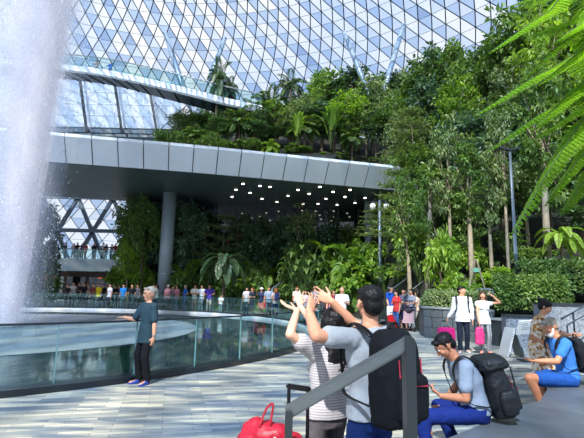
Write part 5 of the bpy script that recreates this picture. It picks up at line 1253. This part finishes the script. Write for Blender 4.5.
# stairs with handrail rising beside the planter
bm = bmesh.new()
for k in range(9): box(bm, (4.6+k*.36, 20.2+.25*k, 0), (5.1+k*.36+2.0, 20.7+.25*k+2.2, .17*(k+1)))
o = obj('stair', bm, m_concrete); struct(o, label='stone stair climbing the hillside behind the stroller group')
def handrail(label, pts, r=.03, posts=(), drop=.95, name='handrail', m=None):
    t = thing(name, label, 'handrail', Vector(pts[0])); b0 = Vector(pts[0])
    bm = bmesh.new(); tube(bm, [Vector(p)-b0 for p in pts], r, 8); obj('rail', bm, m or m_steel, t, True)
    for p, dz in posts: bm = bmesh.new(); tube(bm, [Vector(p)-b0, Vector(p)-b0-V3(0, 0, dz)], r*.8, 8); obj('post', bm, m or m_dksteel, t, True)
a, b = D(394, 288, 19.8), D(421, 268, 21.5); handrail('left metal handrail of the stair behind the stroller group', [a-V3(.3, .2, 0), a, b], .035, ((a, a.z), (b, 1.1), (a.lerp(b, .5), 1.05)))
a, b = D(404, 296, 19.0), D(440, 268, 21.0); handrail('right metal handrail of the stair behind the stroller group', [a, b], .035, ((a, a.z), (b, 1.1), (a.lerp(b, .5), 1.05)))
a, b = D(272, 289, 30.5), D(297, 271, 31.5); handrail('pale sloping handrail in the shaded bed beneath the deck', [a, b], .07, ((a, a.z), (b, b.z)), m=m_concrete)
a, b = D(561, 319, 9.4), D(590, 303, 9.4); handrail('upper metal handrail at the right edge behind the older man', [a, b], .025, ((D(573, 312.5, 9.4), D(573, 312.5, 9.4).z), (b, b.z)))
a, b = D(567, 325, 9.2), D(592, 311, 9.2); handrail('second metal handrail just below the upper one at the right edge', [a, b], .022, ((b, b.z), (a, a.z)))
a, b = D(571, 345, 8.9), D(592, 332, 8.9); handrail('lowest metal handrail at the right edge beside the old man\'s backpack', [a, b], .025, ((a, a.z), (b, b.z)))
# white info lectern and A frame stand
q = D(527, 327, 11.0)
t = thing('info_board', 'tilted white information board behind the woman in the floral dress', 'sign', (q.x, 11.0, 0))
bm = bmesh.new(); obox(bm, (0, 0, q.z), (1, 0, .1), (0, .87, .5), (0, -.5, .87), .24, .015, .19); obj('panel', bm, mat('white_board', (232, 236, 238), .4), t)
bm = bmesh.new()
for i, (x, z, w) in enumerate(((-.08, .10, .10), (-.06, .05, .12), (.0, .0, .17), (-.02, -.05, .15))): obox(bm, V3(x, 0, q.z)+V3(0, -.5, .87)*z+V3(0, -.015, -.009), (1, 0, .1), (0, .87, .5), (0, -.5, .87), w/2*1.5, .003, .008)
obj('print_line', bm, mat('print_grey', (150, 158, 164), .6), t)
bm = bmesh.new(); bar(bm, (.1, .05, 0), (.1, .03, q.z-.1), .04); obj('leg', bm, m_steel, t)
bm = bmesh.new(); box(bm, (-.2, -.15, 0), (.2, .2, .03)); obj('base', bm, m_dksteel, t)
q = G(500, 356); q2 = G(520, 355)
t = thing('folding_sign', 'grey A shaped folding floor sign standing right of the walking couple', 'sign', (q.x+.15, q.y, 0))
m_as = mat('sign_grey', (166, 176, 182), .45)
bm = bmesh.new(); obox(bm, (.04, 0, .36), V3(0, 1, 0), V3(.96, 0, -.28), V3(.28, 0, .96), .26, .02, .375); bevel(bm, .008, 1); obj('panel', bm, m_as, t)
bm = bmesh.new(); obox(bm, (.27, 0, .36), V3(0, 1, 0), V3(.96, 0, .28), V3(-.28, 0, .96), .26, .018, .375); bevel(bm, .008, 1); obj('panel', bm, mat('sign_grey_dark', (112, 122, 128), .5), t)
bm = bmesh.new(); bar(bm, (-.02, -.262, .14), (.13, -.262, .66), .045, .01); obj('edge_strip', bm, mat('strip_white', (214, 220, 224), .5), t)
for z in (.44, .50, .56): bm = bmesh.new(); box(bm, (.055+(z-.44)*.29, -.275, z), (.085+(z-.44)*.29, -.268, z+.03)); obj('dark_mark', bm, m_black, t)
# lamp post with globes, tall slim light mast
q = D(379.5, 200, 27); t = thing('lamp_post', 'park lamp post with two globe lamps near the right end of the deck', 'lamp', (q.x, 27, 0))
bm = bmesh.new(); tube(bm, [(0, 0, 0), (0, 0, 4), (0, 0, q.z)], .09, 10, r1=.07); obj('pole', bm, mat('lamp_grey', (120, 134, 146), .4, .3), t, True)
bm = bmesh.new(); bar(bm, (-.42, 0, q.z-.1), (.42, 0, q.z-.1), .06); obj('cross_arm', bm, m_dksteel, t)
for s in (-.42, .42):
    bm = bmesh.new(); ellipsoid(bm, (s, 0, q.z-.42), (.19, .19, .23)); g_ = obj('globe', bm, mat('globe', (240, 238, 228), .3), t, True)
    bm = bmesh.new(); bmesh.ops.create_cone(bm, cap_ends=True, segments=14, radius1=.14, radius2=.05, depth=.14, matrix=Matrix.Translation((s, 0, q.z-.15))); obj('cap', bm, m_dksteel, g_)
q = D(510.5, 149, 17); b = D(516.5, 266, 17); t = thing('light_mast', 'tall slim blue grey light mast among the trees at the right', 'lamp', (b.x, 17, hill(b.x, 17)-.1)); hz = q.z-t.location.z
bm = bmesh.new(); tube(bm, [(0, 0, 0), (0, 0, hz*.5), (0, 0, hz)], .075, 10, r1=.05); obj('pole', bm, mat('mast_grey', (78, 92, 104), .5, .2), t, True)
for s in (-1, 1): bm = bmesh.new(); obox(bm, (s*.2, 0, hz), V3(1, 0, s*.25).normalized(), (0, 1, 0), (0, 0, 1), .2, .08, .04); obj('spotlight', bm, m_dksteel, t)
# green notice and its post in the planter, tree stakes
q = D(476, 270, 16.8); t = thing('plant_marker', 'small green marker plate on a wooden tripod in the planter', 'sign', (q.x, 16.8, hill(q.x, 16.8)))
bm = bmesh.new(); h_ = q.z-t.location.z; box(bm, (-.17, -.02, h_-.08), (.17, .02, h_+.08)); obj('plate', bm, mat('marker_green', (120, 190, 160), .5), t)
bm = bmesh.new(); [bar(bm, (s*.45, 0, -.1), (s*.03, 0, h_+.4), .05) for s in (-1, 1)]; bar(bm, (0, .5, -.1), (0, .05, h_+.4), .05); obj('stake', bm, m_pbark, t)
# red flowers in the left bed and one in the planter
m_fl = mat('flower_red', (226, 84, 70), .6); fk = None
for i, (px, py, Y, lb) in enumerate(((20, 275, 31.2, 'left'), (27, 276, 31.2, 'middle'), (48, 277, 31.2, 'right'))):
    q = D(px, py, Y); bm = bmesh.new(); random.seed(i)
    t = thing('flower_cluster', 'coral red flower cluster, the %s one of three beyond the waterfall' % lb, 'flower', q, 'red flowers beyond the waterfall')
    for k in range(26): ellipsoid(bm, (random.gauss(0, .22), random.gauss(0, .1), random.gauss(0, .12)), (.06, .06, .04), seg=6, rows=4)
    obj('petals', bm, m_fl, t); bm = bmesh.new(); bar(bm, (0, 0, -.1), (0, .1, -q.z+.0), .04); obj('stem', bm, m_stem, t)
q = D(507, 288, 15.6); bm = bmesh.new(); [ellipsoid(bm, (random.gauss(0, .05), random.gauss(0, .04), random.gauss(0, .04)), (.05, .05, .03), seg=6, rows=4) for k in range(8)]
t = thing('flower_cluster', 'single red flower head on the small stepped wall', 'flower', q); obj('petals', bm, mat('flower_deep', (220, 40, 50), .6), t); bm = bmesh.new(); bar(bm, (0, 0, -.5), (0, 0, 0), .02); obj('stem', bm, m_stem, t)

# ================================================================ WATERFALL
def fall_mat(name, col, dens, edge, streak):
    m, t, out = nt(name); L = t.links.new
    tc = N(t, 'ShaderNodeTexCoord'); mp = N(t, 'ShaderNodeMapping'); mp.inputs['Scale'].default_value = (streak, streak, .35); L(tc.outputs['Object'], mp.inputs[0])
    n = N(t, 'ShaderNodeTexNoise', Scale=2.2, Detail=9.0, Roughness=.72); L(mp.outputs[0], n.inputs['Vector'])
    n2 = N(t, 'ShaderNodeTexNoise', Scale=14.0, Detail=4.0, Roughness=.8); L(tc.outputs['Object'], n2.inputs['Vector'])
    lw = N(t, 'ShaderNodeLayerWeight', Blend=.5); inv = N(t, 'ShaderNodeMath', operation='SUBTRACT'); inv.inputs[0].default_value = 1; L(lw.outputs['Facing'], inv.inputs[1])
    pw = N(t, 'ShaderNodeMath', operation='POWER'); pw.inputs[1].default_value = edge; L(inv.outputs[0], pw.inputs[0])
    a = N(t, 'ShaderNodeMath', operation='ADD'); L(n.outputs[0], a.inputs[0]); L(n2.outputs[0], a.inputs[1])
    mr = N(t, 'ShaderNodeMapRange'); mr.inputs[1].default_value = .75; mr.inputs[2].default_value = 1.25; L(a.outputs[0], mr.inputs[0]); mr.inputs[3].default_value = .25; mr.inputs[4].default_value = 1.0
    ml_ = N(t, 'ShaderNodeMath', operation='MULTIPLY'); L(pw.outputs[0], ml_.inputs[0]); L(mr.outputs[0], ml_.inputs[1])
    m2 = N(t, 'ShaderNodeMath', operation='MULTIPLY'); L(ml_.outputs[0], m2.inputs[0]); m2.inputs[1].default_value = dens
    df = N(t, 'ShaderNodeBsdfDiffuse'); df.inputs[0].default_value = rgb(col); tl = N(t, 'ShaderNodeBsdfTranslucent'); tl.inputs[0].default_value = rgb(col); s = N(t, 'ShaderNodeMixShader', Fac=.5); L(df.outputs[0], s.inputs[1]); L(tl.outputs[0], s.inputs[2])
    tr = N(t, 'ShaderNodeBsdfTransparent'); mx = N(t, 'ShaderNodeMixShader'); L(m2.outputs[0], mx.inputs[0]); L(tr.outputs[0], mx.inputs[1]); L(s.outputs[0], mx.inputs[2]); L(mx.outputs[0], out.inputs[0]); return m
wf = thing('waterfall', 'tall white column of falling water and spray at the left edge', 'waterfall', (PC.x, PC.y, 0)); wf['kind'] = 'stuff'
def shell(nm, r0, r1, m, z0=.0, z1=27, cx=0.0):
    bm = bmesh.new(); n = 40; rings = []
    for j in range(14):
        z = z0+(z1-z0)*j/13; r = r0+(r1-r0)*j/13
        rings.append([V3(cx+r*math.cos(2*PI*k/n), r*math.sin(2*PI*k/n), z) for k in range(n)])
    ringloft(bm, rings, cap=False); return obj(nm, bm, m, wf, True)
f1 = fall_mat('fall_core', (255, 250, 250), .92, .8, 1.8); f2 = fall_mat('fall_mid', (250, 246, 252), .42, 1.4, 1.0); f3 = fall_mat('fall_mist', (226, 236, 252), .30, 1.5, .5)
shell('core', .45, 2.0, f1, cx=1.3); shell('core', .35, 1.6, f1, cx=1.3); shell('core', .25, 1.2, f1, cx=1.3); shell('curtain', 1.75, 3.5, f2, cx=.1); shell('curtain', 1.4, 2.9, f2, cx=.0); shell('spray', 2.2, 4.2, f3, 0.0, 27, cx=.0); shell('spray', 2.8, 3.4, f3, 0, 20, cx=-.2)
r_ = np.random.default_rng(2); nd = 5200; z = r_.uniform(0, 27, nd); an = r_.uniform(0, 2*PI, nd); rr = (1.6+z*.065)+np.abs(r_.normal(size=nd))*.5
base = np.stack([rr*np.cos(an)+.35, rr*np.sin(an), z], 1); ax = np.stack([r_.normal(size=nd)*.2, r_.normal(size=nd)*.2, -np.ones(nd)], 1)
dm = leaves_me('droplets', base, ax, r_.normal(size=(nd, 3)), r_.uniform(.03, .08, nd), r_.uniform(.012, .025, nd), .3, 0); dp = linkobj('droplets', dm, mat('droplet', (250, 250, 255), .3), wf); dp['kind'] = 'stuff'
# ================================================================ LIGHT AND CAMERA
w = bpy.data.worlds.new('World'); bpy.context.scene.world = w; w.use_nodes = True; t = w.node_tree; t.nodes.clear(); L = t.links.new
out = t.nodes.new('ShaderNodeOutputWorld'); bg = t.nodes.new('ShaderNodeBackground'); L(bg.outputs[0], out.inputs[0])
tc = t.nodes.new('ShaderNodeTexCoord'); sp_n = t.nodes.new('ShaderNodeSeparateXYZ'); L(tc.outputs['Generated'], sp_n.inputs[0])
cr_ = t.nodes.new('ShaderNodeValToRGB'); L(sp_n.outputs[2], cr_.inputs[0]); e = cr_.color_ramp.elements
e[0].position = 0.0; e[0].color = (.86, .93, 1.0, 1); e[1].position = .9; e[1].color = (.46, .66, 1.0, 1)
ns = t.nodes.new('ShaderNodeTexNoise'); ns.inputs['Scale'].default_value = 2.2; ns.inputs['Detail'].default_value = 6; L(tc.outputs['Generated'], ns.inputs['Vector'])
mr = t.nodes.new('ShaderNodeMapRange'); mr.inputs[1].default_value = .42; mr.inputs[2].default_value = .62; L(ns.outputs[0], mr.inputs[0])
mx = t.nodes.new('ShaderNodeMix'); mx.data_type = 'RGBA'; L(mr.outputs[0], mx.inputs[0]); L(cr_.outputs[0], mx.inputs[6]); mx.inputs[7].default_value = (1.0, 1.0, 1.0, 1)
L(mx.outputs[2], bg.inputs[0]); bg.inputs[1].default_value = 1.55
sd = bpy.data.lights.new('Sun', 'SUN'); sd.energy = 16; sd.angle = math.radians(.8); sd.color = (1, .96, .9)
so = bpy.data.objects.new('Sun', sd); C.objects.link(so); dirv = V3(.26, .90, -1.0); so.rotation_euler = dirv.to_track_quat('-Z', 'Y').to_euler(); so.location = (-5, -10, 60)
cam = bpy.data.cameras.new('Camera'); co = bpy.data.objects.new('Camera', cam); C.objects.link(co); cam.sensor_width = 36; cam.lens = 36*FPX/584; cam.clip_end = 400; cam.clip_start = .05
f_v = V3(0, math.cos(PITCH), math.sin(PITCH)); u_v = V3(0, -math.sin(PITCH), math.cos(PITCH)); r_v = V3(1, 0, 0)
c, s = math.cos(ROLL), math.sin(ROLL)
R_ = r_v*c+u_v*s; U_ = u_v*c-r_v*s
co.matrix_world = Matrix(((R_.x, U_.x, -f_v.x, 0), (R_.y, U_.y, -f_v.y, 0), (R_.z, U_.z, -f_v.z, EYE), (0, 0, 0, 1)))
sc_ = bpy.context.scene; sc_.camera = co
sc_.view_settings.view_transform = 'Standard'; sc_.view_settings.look = 'None'; sc_.view_settings.gamma = 1; sc_.view_settings.use_curve_mapping = False; sc_.view_settings.exposure = 0.0
cy = sc_.cycles; cy.max_bounces = 6; cy.diffuse_bounces = 3; cy.glossy_bounces = 3; cy.transmission_bounces = 4; cy.transparent_max_bounces = 16; cy.use_denoising = True; cy.sample_clamp_indirect = 6
bpy.data.scenes.remove(_TS)
for o in bpy.data.objects:
    o.hide_select = False
